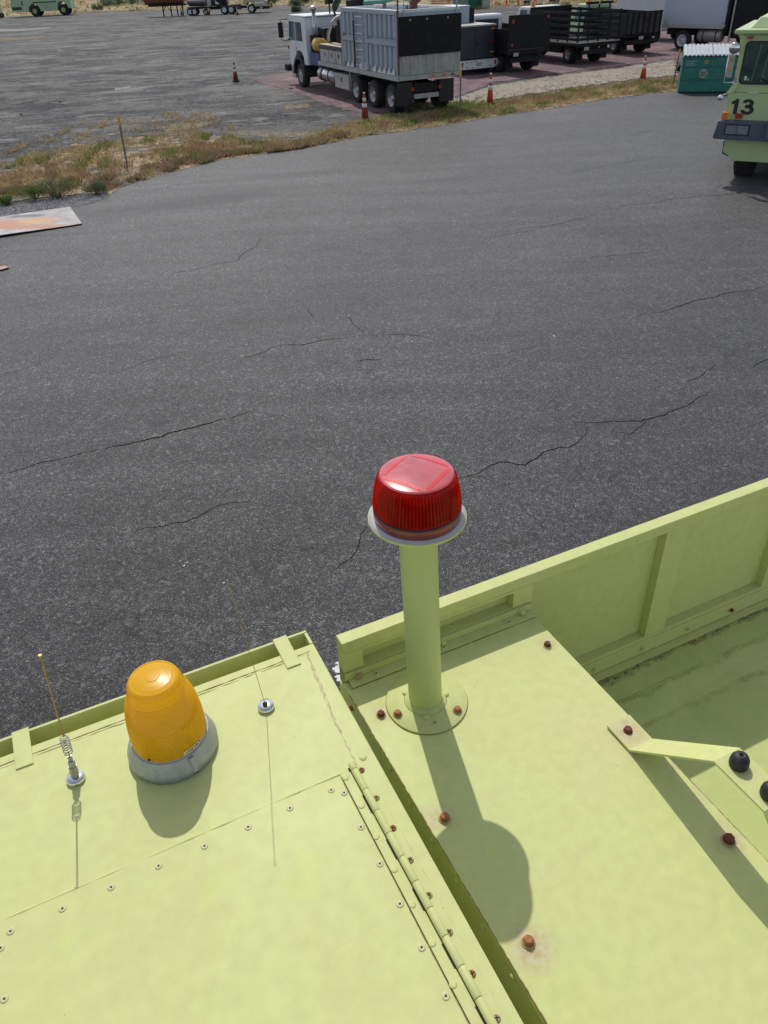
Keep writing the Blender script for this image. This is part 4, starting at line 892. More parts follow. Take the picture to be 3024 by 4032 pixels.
MB().lathe([(.42, -1.), (.42, 1.)], 20, axis='x').build('vacuum_drum', simple('black_drum', (.03, .03, .033), .5), G, loc=(6.0, -.35, 2.1))
MB().box(4.62, 5.3, -1.1, -.35, 1.36, 3.45).build('filter_housing', BLUEGREY, G, .02)
MB().box(4.6, 7.3, -.3, .40, 1.36, 2.75).box(5.2, 5.7, -.6, .2, 2.76, 3.25).box(7.35, 7.9, -.9, .0, 1.2, 3.0).build('pump_unit', DARKF, G, .03)
MB().box(5.75, 6.6, -.9, .1, 2.2, 3.7).box(6.0, 6.4, -.5, 0, 3.7, 4.3).box(6.7, 7.3, -.8, .3, 1.36, 2.9).build('blower', DARKF, G, .03)
MB().tube([(7.3, .2, 2.6), (7.6, .3, 3.3), (7.3, .1, 3.95), (6.7, -.2, 4.2)], .04, 8).tube([(6.6, .1, 3.2), (7.0, .4, 3.0), (7.2, .5, 3.5), (6.8, .2, 4.1)], .035, 8).tube([(5.6, 0, 3.5), (5.9, .3, 4.1), (6.4, .2, 4.3)], .03, 8).build('black_hose', RUBBER, G)
MB().tube([(8.0, .1, 3.35), (7.6, 0, 3.75), (7.3, -.1, 4.1)], .15, 12).build('green_duct', GREENH, G)
MB().lathe([(.0, -.95), (.22, -.93), (.31, -.85), (.31, .85), (.22, .93), (0, .95)], 24, axis='x').build('fuel_tank', ALU, G, loc=(6.95, .95, .80))
for x in (6.5, 7.35): MB().lathe([(.313, -.04), (.325, -.04), (.325, .04), (.313, .04)], 24, axis='x').build('tank_strap', DARKF, G, loc=(x, .95, .80))
MB().box(4.15, 5.75, .62, 1.22, .42, .98).build('under_box', PALE, G, .015); box('under_box_lid', WHITE, G, 4.13, 5.77, .60, 1.24, .981, 1.0); box('box_latch', HOLE, G, 4.9, 4.98, 1.221, 1.235, .70, .86)
MB().tube([(4.05, 1.2, 1.2), (3.95, 1.2, .8)], .03, 6).build('mud_bracket', PALE, G)
# cab
CABW = simple('cab_white', (.76, .79, .82), .35, var=.05, dirt=(.4, .4, .38), dirt_amt=.3)
cab = [(9.1, 1.05), (9.6, 1.05), (9.62, 1.35), (9.85, 1.56), (10.2, 1.63), (10.55, 1.56), (10.8, 1.35), (10.85, .95), (11.55, .92), (11.60, 1.9), (11.35, 2.95), (11.2, 3.02), (9.15, 3.0)]
m_ = MB().prism_y(cab[::-1], -1.18, 1.18)
m_.build('cab', CABW, G); MB().box(9.05, 11.35, -1.15, 1.15, 3.025, 3.09).build('cab_roof', WHITE, G, .03)
MB().prism_y([(9.70, 2.08), (10.42, 2.08), (10.42, 2.74), (9.75, 2.74)][::-1], 1.181, 1.195).build('door_window', GLASS, G); MB().prism_y([(9.64, 2.02), (10.48, 2.02), (10.48, 2.80), (9.69, 2.80)][::-1], 1.1802, 1.1808).build('window_gasket', RUBBER, G)
MB().prism_y([(10.62, 2.02), (11.50, 2.02), (11.33, 2.82), (10.62, 2.82)][::-1], 1.1805, 1.192).build('quarter_glass', TEALG, G)
MB().hexa([(11.585, -1.05, 1.98), (11.585, 1.05, 1.98), (11.375, 1.05, 2.9), (11.375, -1.05, 2.9)], [(11.60, -1.05, 1.98), (11.60, 1.05, 1.98), (11.39, 1.05, 2.9), (11.39, -1.05, 2.9)]).build('windscreen', TEALG, G)
MB().box(10.53, 10.56, 1.1803, 1.19, 1.3, 2.85).box(10.62, 10.66, 1.1802, 1.20, 1.5, 1.75).build('door_seam', BLUEGREY, G)
MB().box(11.35, 11.55, 1.181, 1.25, 2.0, 2.05).build('door_step', DARKF, G); box('red_lamp', REDM, G, 11.62, 11.72, 1.10, 1.22, 1.62, 1.78)
MB().tube([(11.5, 1.2, 2.9), (11.95, 1.42, 2.85), (11.95, 1.42, 2.0), (11.6, 1.2, 1.95)], .02, 6).build('mirror_arm', DARKF, G); MB().box(11.90, 11.98, 1.32, 1.56, 2.1, 2.75).build('mirror', DARKF, G)
MB().lathe([(.09, 1.9), (.09, 3.3)], 14, c=(8.75, .85, 0)).lathe([(.13, 3.301), (.20, 3.34), (.20, 3.42), (.05, 3.5), (0, 3.5)], 14, c=(8.75, .85, 0)).build('air_intake_stack', ALU, G)
MB().lathe([(.26, -.35), (.28, -.3), (.28, .3), (.26, .35)], 18, c=(8.8, .8, 1.95)).build('air_cleaner', DARKF, G)
MB().box(8.3, 9.05, -1.0, .6, 1.0, 2.6).build('engine_cover', NAVY, G, .04)
arch = MB()
for k in range(12):
    a0, a1 = math.pi * (.02 + .96 * k / 12), math.pi * (.02 + .96 * (k + 1) / 12)
    q = lambda a, r: (10.2 + r * math.cos(a), .53 + r * math.sin(a) * 1.12)
    arch.prism_y([q(a0, .66), q(a1, .66), q(a1, .78), q(a0, .78)], .62, 1.30)
arch.build('wheel_arch', RUBBER, G)
MB().box(11.7, 12.15, -1.25, 1.34, .62, .92).build('front_bumper', DARKF, G, .03); MB().box(11.1, 11.6, .7, 1.15, .35, .9).build('step_box', PALE, G)
for k in range(4): MB().tube([(9.4 + .12 * k, .3, 3.2), (9.4 + .12 * k, .9, 3.25)], .02, 6).build('roof_rung', STEELW, G)
MB().box(9.2, 9.6, -.4, -.1, 3.5, 3.75).tube([(9.4, -.25, 3.1), (9.4, -.25, 3.5)], .04, 6).build('roof_box_lamp', DARKF, G)

# ---- dark service truck right of it
ang = rad(114.5); hx = Vector((math.cos(ang), math.sin(ang))); ly = Vector((-hx.y, hx.x))
def org(p, y): return (p[0] + ly.x * y, p[1] + ly.y * y, 0)
def pair_wheels(t, x, r=.48, w_=.42, rim=None, hub=.52):
    for y, s in ((.86, 1), (-.86, -1)): wheel(t, x, y, r, w_, rim or RIMA, s, hub, .3)
SV = thing('service_truck', org((7.25, 48.24), 1.75), ang, 'dark blue grey service body truck with white bumper, right behind the grey box truck', 'truck')
pair_wheels(SV, 0); pair_wheels(SV, 4.6, .46, .28)
MB().box(-.75, 6, -.4, .4, .55, .85).box(.7, 3.8, -1.0, 1.0, .35, .70).build('chassis', DARKF, SV)  # frame, plus a wide dark block added to strengthen the shadow underneath
MB().box(-.80, 2.6, -1.02, 1.12, .72, 2.16).build('service_body', NAVY, SV, .03); MB().box(-.83, 2.62, -1.05, 1.15, 2.161, 2.23).build('body_ledge', PALE, SV)
MB().box(-.815, -.802, .18, .20, .74, 2.14).build('door_gap', HOLE, SV); MB().box(-.84, -.802, .02, .08, 1.3, 1.45).build('door_handle', HOLE, SV)
for y, z, m in ((-.85, 2.0, ORANGE), (-.85, .95, YEL), (-.85, 1.45, REDM)): box('tail_light', m, SV, -.83, -.803, y - .10, y + .10, z, z + .06)
MB().prism_x([(-1.12, .42), (-.9, .28), (1.2, .28), (1.2, .68), (-1.12, .68)], -1.0, -.82).build('rear_bumper', WHITE, SV)
plates(SV, .05, .40, -1.001); box('reflector', REDM, SV, -1.012, -1.001, -1.02, -.90, .42, .62); box('reflector', REDM, SV, -1.012, -1.001, 1.0, 1.1, .42, .60)
bh = MB().lathe([(.03, 0), (.03, -.01)], 8, axis='x').mesh('bumper_hole', [HOLE])
for y, z in ((.8, .6), (.5, .6), (-.5, .6), (-.65, .36), (.75, .36), (.45, .34), (.35, .62), (.2, .62)): put(bh, 'bumper_hole', (-1.001, y), z, SV)
MB().box(.9, 2.5, -.45, 1.0, 2.231, 2.98).build('roof_tank_box', BLUEGREY, SV, .03); box('box_lid', WHITE, SV, .88, 2.52, -.47, 1.02, 2.981, 3.02)
for k in range(4): MB().box(.9 + k * .15, .98 + k * .15, -.75 - k * .05, -.5, 2.24, 2.92 - .1 * k).build('grey_cylinder_rack', STEELW if k % 2 else DARKF, SV)
MB().box(2.8, 5.4, -.98, .98, .7, 1.5).box(2.9, 4.6, -.9, .9, 1.5, 2.2).build('cab', WHITE, SV, .05); MB().box(2.88, 2.9, -.8, .8, 1.6, 2.1).build('rear_window', GLASS, SV)

def flat_truck(name, origin, label, kind, cab_mat, L_=4.6, W=1.22, zf=1.08, zt=2.6, cabx=4.4, roofz=2.55, az=ang, beacon=True, frontz=None, cabw=1.0):
    t = thing(name, origin, az, label, 'truck', 'trucks parked in the row behind the yard strip')
    for y, s in ((.84, 1), (-.84, -1)): wheel(t, .35, y, .47, .44, RIMA, s, .52, .3, dual=True)
    for y, s in ((.88, 1), (-.88, -1)): wheel(t, cabx + 1.2, y, .46, .28, RIMA, s, .55, .1)
    MB().box(-.7, cabx + 1.7, -.42, .42, .55, .85).box(-.82, -.70, -1.0, 1.0, .50, .72).box(1.0, cabx + .4, -1.02, 1.02, .48, .90).box(-.45, -.40, -1.05, -.62, .22, .9).box(-.45, -.40, .62, 1.05, .22, .9).build('chassis', DARKF, t)  # frame, plus wide underframe bulk and flaps added to deepen the shadow below
    MB().box(-.85, L_ - .9, -W, W, .92, zf).build('bed_floor', BLACKP, t); MB().box(-.9, -.86, -W, W, .88, zf + .01).build('bed_edge', BLACKP, t)
    if kind == 'panel':
        MB().box(-.95, -.90, -W - .02, W + .02, zf + .02, zt).build('tail_panel', BLACKP, t)
        for y in (1.05, -1.1): box('tail_light', REDM, t, -.962, -.951, y - .07, y + .07, zt - .35 if y > 0 else zt - .22, zt - .20 if y > 0 else zt - .1)
        box('tail_light', REDM, t, -.962, -.951, 1.0, 1.1, 1.25, 1.38); plates(t, .75, .80, -.91)
        for y in (W - .03, -W + .03): MB().box(-.89, L_ - .95, y - .02, y + .02, zf, zt - .6).build('side_panel', BLACKP, t)
    if kind in ('stake', 'short'):
        nrow = 5; sl2 = MB()
        for k in range(nrow):
            z = zf + .16 + k * (zt - zf - .22) / (nrow - 1)
            for y in (W - .03, -W + .03): MB().box(-.88, L_ - .95, y - .015, y + .015, z - .07, z + .06).build('side_slat', BLACKP, t)
            MB().box(-.91, -.88, -W, W, z - .07, z + .06).build('tail_slat', BLACKP, t); 
        for k in range(6):
            x = -.86 + k * (L_ - .15) / 5
            for y in (W - .06, -W + .06): MB().box(x - .03, x + .03, y - .03, y + .03, zf, zt + .02).build('side_stake', BLACKP, t)
        for k in range(5):
            y = -W + .08 + k * (2 * W - .16) / 4; MB().box(-.875, -.83, y - .035, y + .035, zf, zt + .03).build('tail_stake', BLACKP, t)
        MB().box(L_ - 1., L_ - .96, -W, W, zf, zt + .12).build('headboard', BLACKP, t)
        MB().box(-.93, L_ - .9, W + .002, W + .03, zf - .04, zf + .01).box(-.96, -.915, -W, W, zf - .03, zf + .015).build('rub_rail', STEELW, t)
        plates(t, .7, .70, -.83); box('tail_light', ORANGE, t, -.84, -.825, -.2, -.1, .78, .84)
    if kind == 'ribbed':
        MB().box(-.92, -.88, -W, W, zf, zt - .02).build('tail_gate', simple('weathered_black_gate', (.045, .043, .042), .8, var=.5, scale=3), t)
        for k in range(7):
            y = -W + .06 + k * (2 * W - .12) / 6; MB().box(-.97, -.921, y - .05, y + .05, zf - .05, zt).build('gate_rib', BLACKP, t)
        MB().box(-.97, -.921, -W - .02, W + .02, zt + .001, zt + .08).build('gate_top', BLACKP, t); plates(t, .1, .78, -.99)
        MB().box(L_ - 1., L_ - .9, -W, W, zf, zt).box(-.88, L_ - 1.01, W - .06, W, zf, zt).box(-.88, L_ - 1.01, -W, -W + .06, zf, zt).build('bed_side', BLACKP, t)
        for y in (.95, .2, -.55): MB().box(L_ - .98, L_ - .92, y - .04, y + .04, zt, zt + .34).build('rack_post', BLACKP, t)
        MB().box(L_ - 1., L_ - .9, -.75, .15, zt + .34, zt + .48).box(L_ - 1., L_ - .9, .25, 1.15, zt + .34, zt + .48).build('rack_bar', BLACKP, t)
        MB().box(-.95, -.85, -1.1, 1.1, .55, .75).build('rear_bumper', DARKF, t)
    cx = cabx
    MB().prism_y([(cx, .8), (cx + 1.9, .8), (cx + 1.95, 1.55), (cx + 1.5, 1.75), (cx + 1.05, roofz - .12), (cx + .9, roofz), (cx + .1, roofz), (cx, roofz - .1)][::-1], -cabw, cabw).build('cab', cab_mat, t, .05)
    MB().box(cx - .012, cx - .002, -cabw + .25, cabw - .25, 1.75, roofz - .22).build('rear_window', GLASS, t)
    for s in (1, -1): MB().prism_y([(cx + .15, 1.65), (cx + 1.15, 1.65), (cx + .85, roofz - .15), (cx + .15, roofz - .15)][::-1], s * (cabw + .001), s * (cabw + .012)).build('side_window', TEALG, t)
    if beacon: MB().lathe([(.13, roofz + .001), (.14, roofz + .04), (.12, roofz + .26), (0, roofz + .28)], 14, c=(cx + .3, beacon if isinstance(beacon, float) else 0, 0)).build('beacon', ORANGE, t)
    return t
flat_truck('flatbed_truck', org((8.15, 47.28), .0 - .05), 'black flatbed truck with solid black tail panel, left of the stake bed truck', 'panel', WHITE, zt=2.62, W=1.28, cabx=3.2, roofz=2.5, beacon=False)
flat_truck('stake_truck', org((12.28, 49.78), -.25), 'black stake bed truck with open slatted sides and white cab roof', 'stake', WHITE, zt=2.5, W=1.45, cabx=4.2, roofz=2.62, beacon=.7, cabw=1.15)
flat_truck('dump_truck', org((15.66, 53.68), -.6), 'black truck with ribbed tailgate, between the stake truck and the white box truck', 'ribbed', PALEG, zt=2.1, W=1.2, cabx=4.0, roofz=2.45, az=rad(108), beacon=.6)
# white cab-over van behind the ribbed truck and a long pale green roof
V2 = thing('white_van', (20.2, 62.6, 0), rad(112), 'white van body with dark trim standing behind the ribbed tailgate truck', 'van')
MB().box(-2.2, 3, -1.1, 1.1, .6, 2.9).build('body', simple('van_white', (.50, .53, .58), .45, var=.06), V2, .1); MB().box(-2.212, -2.2, -.8, .8, 1.7, 2.5).build('rear_window', GLASS, V2)
for x in (-1.3, 1.9): pair_wheels(V2, x, .38, .3)

# ---- white box truck
bth = rad(-50); bo = at(*zm(2600, 0, .2556)(300, 775))
BT = thing('box_truck', (bo[0], bo[1], 0), bth, 'white box truck with white wheel and dented side tank, parked across behind the dumpster', 'truck')
MB().box(-1.5, 2.55, .02, 2.6, 1.32, 4.0).build('box_body', simple('box_white', (.48, .52, .60), .5, var=.05, scale=1), BT, .02); MB().box(-1.5, 2.56, 0, .04, 1.16, 1.36).build('side_skirt', PALE, BT)
MB().box(-1.5, 4.5, .7, 1.7, .75, 1.15).build('chassis', DARKF, BT)
for y, s in ((.18, -1), (2.4, 1)): wheel(BT, 0, y, .52, .34, RIMW, s, .62, .3); wheel(BT, 4.3, y, .52, .3, RIMW, s, .6, .1)
MB().lathe([(0, -.75), (.28, -.74), (.33, -.68), (.33, .68), (.28, .74), (0, .75)], 22, axis='x').build('side_tank', simple('dented_tank', (.36, .35, .32), .5, metal=.3, var=.25, scale=5), BT, loc=(1.65, .4, .78))
for x in (1.3, 2.1): MB().lathe([(.333, -.03), (.345, -.03), (.345, .03), (.333, .03)], 22, axis='x').build('tank_strap', DARKF, BT, loc=(x, .4, .78))
MB().box(2.57, 2.75, .1, 2.5, 1.0, 3.9).box(3.0, 5.0, .1, 2.5, .7, 2.9).build('cab', DARKF, BT, .05); MB().tube([(3.0, 0.05, .5), (3.0, .05, 3.9)], .06, 8).build('exhaust_stack', STEELW, BT)
for x in (-1.3, 2.4): box('side_lamp', REDM, BT, x, x + .06, -.005, .019, 1.42, 1.48)
# ---- rusty dark trailer at right edge
TR = thing('dump_trailer', (26.0, 54.5, 0), rad(18), 'rust stained dark dump trailer with red lower rail at the right edge', 'trailer')
DKR = simple('dirty_brown_side', (.085, .075, .07), .8, var=.4, scale=1.5, dirt=(.28, .25, .23), dirt_amt=.7); RDR = simple('red_rail', (.22, .03, .035), .6, var=.3)
MB().box(-3.2, 5, 0, 2.4, 1.55, 2.75).build('side_wall', DKR, TR); MB().box(-3.2, 5, -.06, -.005, 1.38, 1.62).build('red_rail', RDR, TR); MB().box(-3.2, 5, -.02, 2.4, 2.751, 3.1).build('top_tarp', simple('pale_tarp', (.35, .42, .48), .7), TR)
for k in range(5): box('side_post', DKR, TR, -3.1 + k * 1.9, -3.0 + k * 1.9, -.05, -.001, 1.63, 2.75)
for x in (-1.5, 1.8, 3.0):
    for y, s in ((.2, -1), (2.2, 1)): wheel(TR, x, y, .5, .35, RIMA, s)

# ---- dumpster
dn = rad(-17); d0 = at(*zm(2600, 0, 424 / 1091.)(175, 945))
DP = thing('dumpster', (d0[0], d0[1], 0), dn, 'teal green dumpster with ribbed light grey lids, beside the truck numbered 13', 'dumpster')
TEAL = simple('teal_paint', (.03, .20, .165), .45, var=.2, scale=3, dirt=(.02, .08, .06), dirt_amt=.6); LIDG = simple('lid_grey', (.48, .52, .56), .5, var=.08, scale=6)
WD, DP_ = 2.15, 1.35
MB().prism_x([(0, .05), (DP_, .05), (DP_, 1.62), (0, 1.34)], 0, WD).build('bin_body', TEAL, DP, .012)
for z in (.50, .98): MB().box(.0, WD, -.012, -.001, z - .012, z + .012).build('front_rib', simple('teal_dark_rib', (.015, .12, .085), .5), DP)
MB().box(-.03, WD + .03, -.03, .0, 1.30, 1.36).build('front_rim', TEAL, DP, .006)
MB().box(-.05, .0, -.01, .04, .05, 1.36).build('corner_post', simple('pale_teal_edge', (.30, .52, .46), .5), DP); MB().box(-.16, -.051, .15, .6, .80, .98).box(-.12, -.051, .0, .15, .98, 1.05).build('fork_pocket', DARKF, DP)
for a0, a1, n in ((.0, 1.16, 7), (1.18, WD, 6)):
    lid = MB().hexa([(a0, -.05, 1.372), (a1, -.05, 1.372), (a1, DP_, 1.65), (a0, DP_, 1.65)], [(a0, -.05, 1.392), (a1, -.05, 1.392), (a1, DP_, 1.67), (a0, DP_, 1.67)]).build('lid', LIDG, DP)
    w_ = (a1 - a0) / n
    for k in range(n):
        x = a0 + w_ * k + .015
        MB().hexa([(x, -.055, 1.3925), (x + w_ * .74, -.055, 1.3925), (x + w_ * .74, DP_ - .02, 1.668), (x, DP_ - .02, 1.668)], [(x + .015, -.045, 1.435), (x + w_ * .74 - .015, -.045, 1.435), (x + w_ * .74 - .015, DP_ - .04, 1.705), (x + .015, DP_ - .04, 1.705)]).build('lid_rib', LIDG, lid)
        MB().box(x + w_ * .12, x + w_ * .70, -.058, -.0505, 1.345, 1.392).build('lid_notch', HOLE, lid)
MB().lathe([(.17, -.016), (.17, -.012)], 18, axis='y', c=(.90, 0, .73)).build('round_label', simple('pale_green_label', (.34, .44, .33), .6, var=.35, scale=25), DP)
for k in range(3):
    for j in range(5): box('label_mark', simple('label_ink', (.05, .10, .08), .6) if k + j == 0 else bpy.data.materials['label_ink'], DP, .77 + j * .052, .81 + j * .052, -.0185, -.0165, .64 + k * .065, .675 + k * .065)
box('warning_sticker', simple('orange_sticker', (.60, .36, .05), .5), DP, .88, 1.02, -.0135, -.0012, 1.10, 1.22); MB().lathe([(.03, -.0155), (.03, -.0137)], 10, axis='y', c=(.95, 0, 1.16)).build('sticker_mark', INK, DP)
PT = simple('white_lettering', (.36, .50, .45), .6)
for row, n, z in ((0, 9, 1.17), (1, 7, 1.10), (2, 9, 1.03)):
    for k in range(n): box('letter_mark', PT, DP, .16 + k * .048, .16 + k * .048 + .030, -.0025, -.0011, z, z + .035)

# ---- fire truck 13
FT = thing('fire_truck', (10, 21, 0), rad(-30), 'pale lime fire truck numbered 13 facing the camera at the right edge', 'fire truck')
LIM2 = simple('lime_truck_paint', (.50, .62, .30), .4, var=.06, scale=1.2, dirt=(.36, .40, .22), dirt_amt=.3)
SLATE = simple('slate_bumper', (.085, .105, .14), .5, var=.2, scale=3, dirt=(.2, .21, .23), dirt_amt=.5)
CXX = .10
def sy(pts): return pts + [(2 * CXX - x, z) for x, z in pts[::-1]]
MB().prism_y(sy([(-.62, .50), (-.93, .72), (-.93, .98), (-1.0, 1.0), (-1.06, 1.45), (-1.08, 2.05)])[::-1], 0.0, 3.0).build('body_front', LIM2, FT, .015)
MB().prism_y(sy([(-1.08, 2.053), (-.93, 2.2), (-1.06, 3.2), (-1.14, 3.3)])[::-1], .06, 3.0).build('cab', LIM2, FT, .02)
MB().box(-1.20, 2 * CXX + 1.20, -.08, 3.1, 3.303, 3.40).build('roof_brow', LIM2, FT, .03); MB().hexa([(-.92, .35, 3.401), (1.12, .35, 3.401), (1.12, 2.9, 3.401), (-.92, 2.9, 3.401)], [(-.75, .55, 3.62), (.95, .55, 3.62), (.95, 2.8, 3.62), (-.75, 2.8, 3.62)]).build('roof_hood', LIM2, FT, .02)
def rounded(x0, x1, z0, z1, r, n=4):
    P = []
    for cx_, cz_, a0 in ((x1 - r, z1 - r, 0), (x0 + r, z1 - r, 90), (x0 + r, z0 + r, 180), (x1 - r, z0 + r, 270)):
        for k in range(n + 1): a = rad(a0 + 90 * k / n); P.append((cx_ + r * math.cos(a), cz_ + r * math.sin(a)))
    return P
MB().prism_y(rounded(-.90, .09, 2.24, 3.16, .1)[::-1][::-1], .035, .059).prism_y(rounded(.12, 1.10, 2.24, 3.16, .1), .035, .059).build('window_gasket', RUBBER, FT)
MB().prism_y(rounded(-.86, .07, 2.28, 3.12, .08), .030, .036).prism_y(rounded(.14, 1.06, 2.28, 3.12, .08), .030, .036).build('windscreen', simple('dark_green_glass', (.035, .075, .06), .07, var=.6, scale=3, spec=.8), FT)
for x in (-.62, -.40, -.12): MB().hexa([(x, .026, 2.30), (x + .03, .026, 2.30), (x + .09, .026, 3.1), (x + .06, .026, 3.1)], [(x, .0295, 2.30), (x + .03, .0295, 2.30), (x + .09, .0295, 3.1), (x + .06, .0295, 3.1)]).build('painted_glint', simple('glint_colour', (.10, .18, .15), .1) if x == -.62 else bpy.data.materials['glint_colour'], FT)  # windscreen reflections painted as paler slanted strips over the glass
box('window_sticker', WHITE, FT, -.78, -.72, .024, .0295, 2.33, 2.42); box('window_sticker', simple('lime_sticker', (.3, .5, .05), .5), FT, -.70, -.66, .024, .0295, 2.32, 2.38)
MB().tube([(-.1, .02, 2.26), (-.45, .018, 2.40)], .012, 6).build('wiper', HOLE, FT)
MB().prism_y([(-1.16, 1.04), (-1.21, 1.09), (-1.14, 1.46), (1.34, 1.46), (1.41, 1.09), (1.36, 1.04)][::-1], -.30, -.0).build('front_bumper', SLATE, FT, .012)
MB().box(-.95, -.37, -.315, -.301, 1.15, 1.40).build('headlight_bezel', RUBBER, FT)
for x in (-.92, -.655): box('headlight', simple('headlight_glass', (.32, .36, .38), .12, metal=.5, var=.2, scale=9) if x == -.92 else bpy.data.materials['headlight_glass'], FT, x, x + .25, -.325, -.3155, 1.18, 1.37); 
box('indicator', ORANGE, FT, -1.10, -.95, -.20, -.10, 1.47, 1.64); box('indicator', ORANGE, FT, 1.15, 1.30, -.20, -.10, 1.47, 1.64)
for x in (-.80,): box('red_lamp', REDM, FT, x, x + .17, -.05, -.001, 1.49, 1.60)
box('brow_lamp', simple('dull_orange', (.40, .07, .02), .4), FT, -.90, -.76, .02, .058, 3.20, 3.26)
MB().box(.02, .5, -.42, -.301, 1.10, 1.55).build('winch_housing', SLATE, FT, .01)
box('spot_housing', SLATE, FT, -.12, .35, -.1, -.0805, 3.16, 3.36)
num = MB()
num.prism_y([(-.875, 1.585), (-.785, 1.585), (-.785, 1.925), (-.855, 1.925), (-.875, 1.885), (-.945, 1.865), (-.945, 1.805), (-.875, 1.805)][::-1], -.012, -.006)
def arcband(cx_, cz_, ro_x, ro_z, ri_x, ri_z, a0, a1, n=14, cut=None):
    for k in range(n):
        t0, t1 = rad(a0 + (a1 - a0) * k / n), rad(a0 + (a1 - a0) * (k + 1) / n)
        num.prism_y([(cx_ + ro_x * math.cos(t0), cz_ + ro_z * math.sin(t0)), (cx_ + ro_x * math.cos(t1), cz_ + ro_z * math.sin(t1)), (cx_ + ri_x * math.cos(t1), cz_ + ri_z * math.sin(t1)), (cx_ + ri_x * math.cos(t0), cz_ + ri_z * math.sin(t0))], -.012, -.006)
arcband(-.565, 1.832, .135, .096, .045, .030, -90, 172)
arcband(-.555, 1.686, .155, .108, .060, .038, -178, 90)
num.prism_y([(-.62, 1.725), (-.555, 1.725), (-.555, 1.80), (-.62, 1.80)], -.012, -.006)
num.build('number', INK, FT, label='black number 13')
MB().tube([(-1.05, -.02, 2.95), (-1.22, -.12, 2.9), (-1.22, -.12, 2.28), (-1.0, 0, 2.28)], .014, 8).build('mirror_arm', CHROME, FT)
MB().lathe([(.02, .10), (.11, .08), (.13, 0), (.115, -.03), (0, -.025)], 20, axis='y').build('spot_lamp', CHROME, FT, loc=(-1.12, -.12, 3.02))
MB().box(-1.20, -1.06, -.13, -.11, 2.40, 2.88).build('arrow_board', PALE, FT, .008)
for z in (2.52, 2.70): MB().prism_y([(-1.18, z), (-1.13, z + .06), (-1.08, z), (-1.08, z + .07), (-1.13, z + .13), (-1.18, z + .07)], -.135, -.1305).build('arrow_lamp', YEL, FT)
MB().lathe([(.02, .08), (.05, .05), (.07, -.06), (.06, -.08), (0, -.07)], 16, axis='y').build('horn', CHROME, FT, loc=(-1.22, -.08, 1.95)); MB().tube([(-1.2, -.05, 2.0), (-1.05, .02, 2.05)], .015, 6).build('horn_bracket', CHROME, FT)
MB().hexa([(-1.12, -.02, 2.052), (-.95, -.02, 2.052), (-.95, .05, 2.052), (-1.12, .05, 2.052)], [(-1.0, .02, 2.25), (-.93, .02, 2.25), (-.93, .05, 2.25), (-1.0, .05, 2.25)]).build('corner_fillet', LIM2, FT)
MB().box(-.6, -.38, -.03, -.001, 2.05, 2.075).build('vent', WHITE, FT)
for (x, s) in ((-.40, -1), (.62, 1)):
    for y in (.95, 4.6, 5.9):
        o = MB().lathe([(.34, -.25), (.52, -.26), (.58, -.22), (.62, -.14), (.62, .14), (.58, .22), (.52, .26), (.34, .25)], 30, axis='x', caps=False).build('wheel', TYRE, FT, loc=(x, y, .62))
        MB().lathe([(.34, s * .24), (.30, s * .12), (.12, s * .10), (0, s * .14)], 20, axis='x', caps=False).build('rim', RIML, o)
        tr = MB()
        for k in range(30):
            a = k * math.pi / 15; tr.add([(q[0], q[1] * math.cos(a) - q[2] * math.sin(a), q[1] * math.sin(a) + q[2] * math.cos(a)) for q in
                ((-.22, -.04, .615), (0, -.02, .615), (0, .03, .615), (-.22, .01, .615), (-.22, -.04, .645), (0, -.02, .648), (0, .03, .648), (-.22, .01, .645), (.22, -.0, .615), (.22, .05, .615), (.22, .0, .645), (.22, .05, .645))],
                [(4, 5, 6, 7), (0, 1, 5, 4), (2, 3, 7, 6), (3, 0, 4, 7), (5, 10, 11, 6), (1, 8, 10, 5), (8, 9, 11, 10), (9, 2, 6, 11)])
        tr.build('tread', TYRE, o)
MB().box(-1.15, 1.35, 3.12, 9.0, 1.0, 3.1).build('body_rear', LIM2, FT, .03); MB().box(-.35, .55, .3, 8.5, .45, 1.0).build('chassis', DARKF, FT)
MB().tube([(-.98, .3, .9), (-.95, .25, .62), (-.80, .2, .58)], .02, 6).build('step_bar', DARKF, FT)

# ---- cones
ORC = simple('cone_orange', (.62, .09, .02), .55, var=.15, scale=6, dirt=(.25, .06, .03), dirt_amt=.5); ORR = simple('cone_faded_red', (.28, .05, .035), .6, var=.2, scale=6)
COL = simple('white_collar', (.72, .72, .70), .5, var=.1, scale=20); CBASE = simple('cone_black_base', (.03, .03, .03), .8); CAPB = simple('cone_amber_cap', (.70, .40, .22), .4)
def cone(p, h, mat, label, tilt=0):
    t = thing('traffic_cone', (p[0], p[1], .026), tilt, label, 'traffic cone', 'orange traffic cones round the yard')
    R0, R1 = .145, .035
    rz_ = lambda z: R0 + (R1 - R0) * z / h
    MB().box(-.19, .19, -.19, .19, 0, .035).build('base', CBASE, t, .01)
    MB().lathe([(R0, .035), (rz_(.52 * h), .52 * h), (rz_(.63 * h), .63 * h), (rz_(.88 * h), .88 * h), (R1, .93 * h), (.03, .94 * h)], 20).build('cone_body', mat, t)
    MB().lathe([(R1 * .9, .941 * h), (.05, .95 * h), (.055, .98 * h), (.03, h), (0, h)], 12).build('cap', CAPB, t)
    for a, b in ((.46, .60), (.68, .80)): MB().lathe([(rz_(a * h) + .006, a * h), (rz_(b * h) + .006, b * h)], 20).build('reflective_collar', COL, t)
cone(at(789, 260), .95, ORR, 'faded red orange cone behind the rear wheels of the grey box truck'); cone(at(1058, 225), 1.12, ORC, 'tallest bright orange cone beside the grey marker post')
cone(at(510, 176), .95, ORR, 'orange cone at the far left corner of the painted pad'); cone(at(1388, 173), .98, ORC, 'orange cone on the sandy strip left of the teal dumpster')
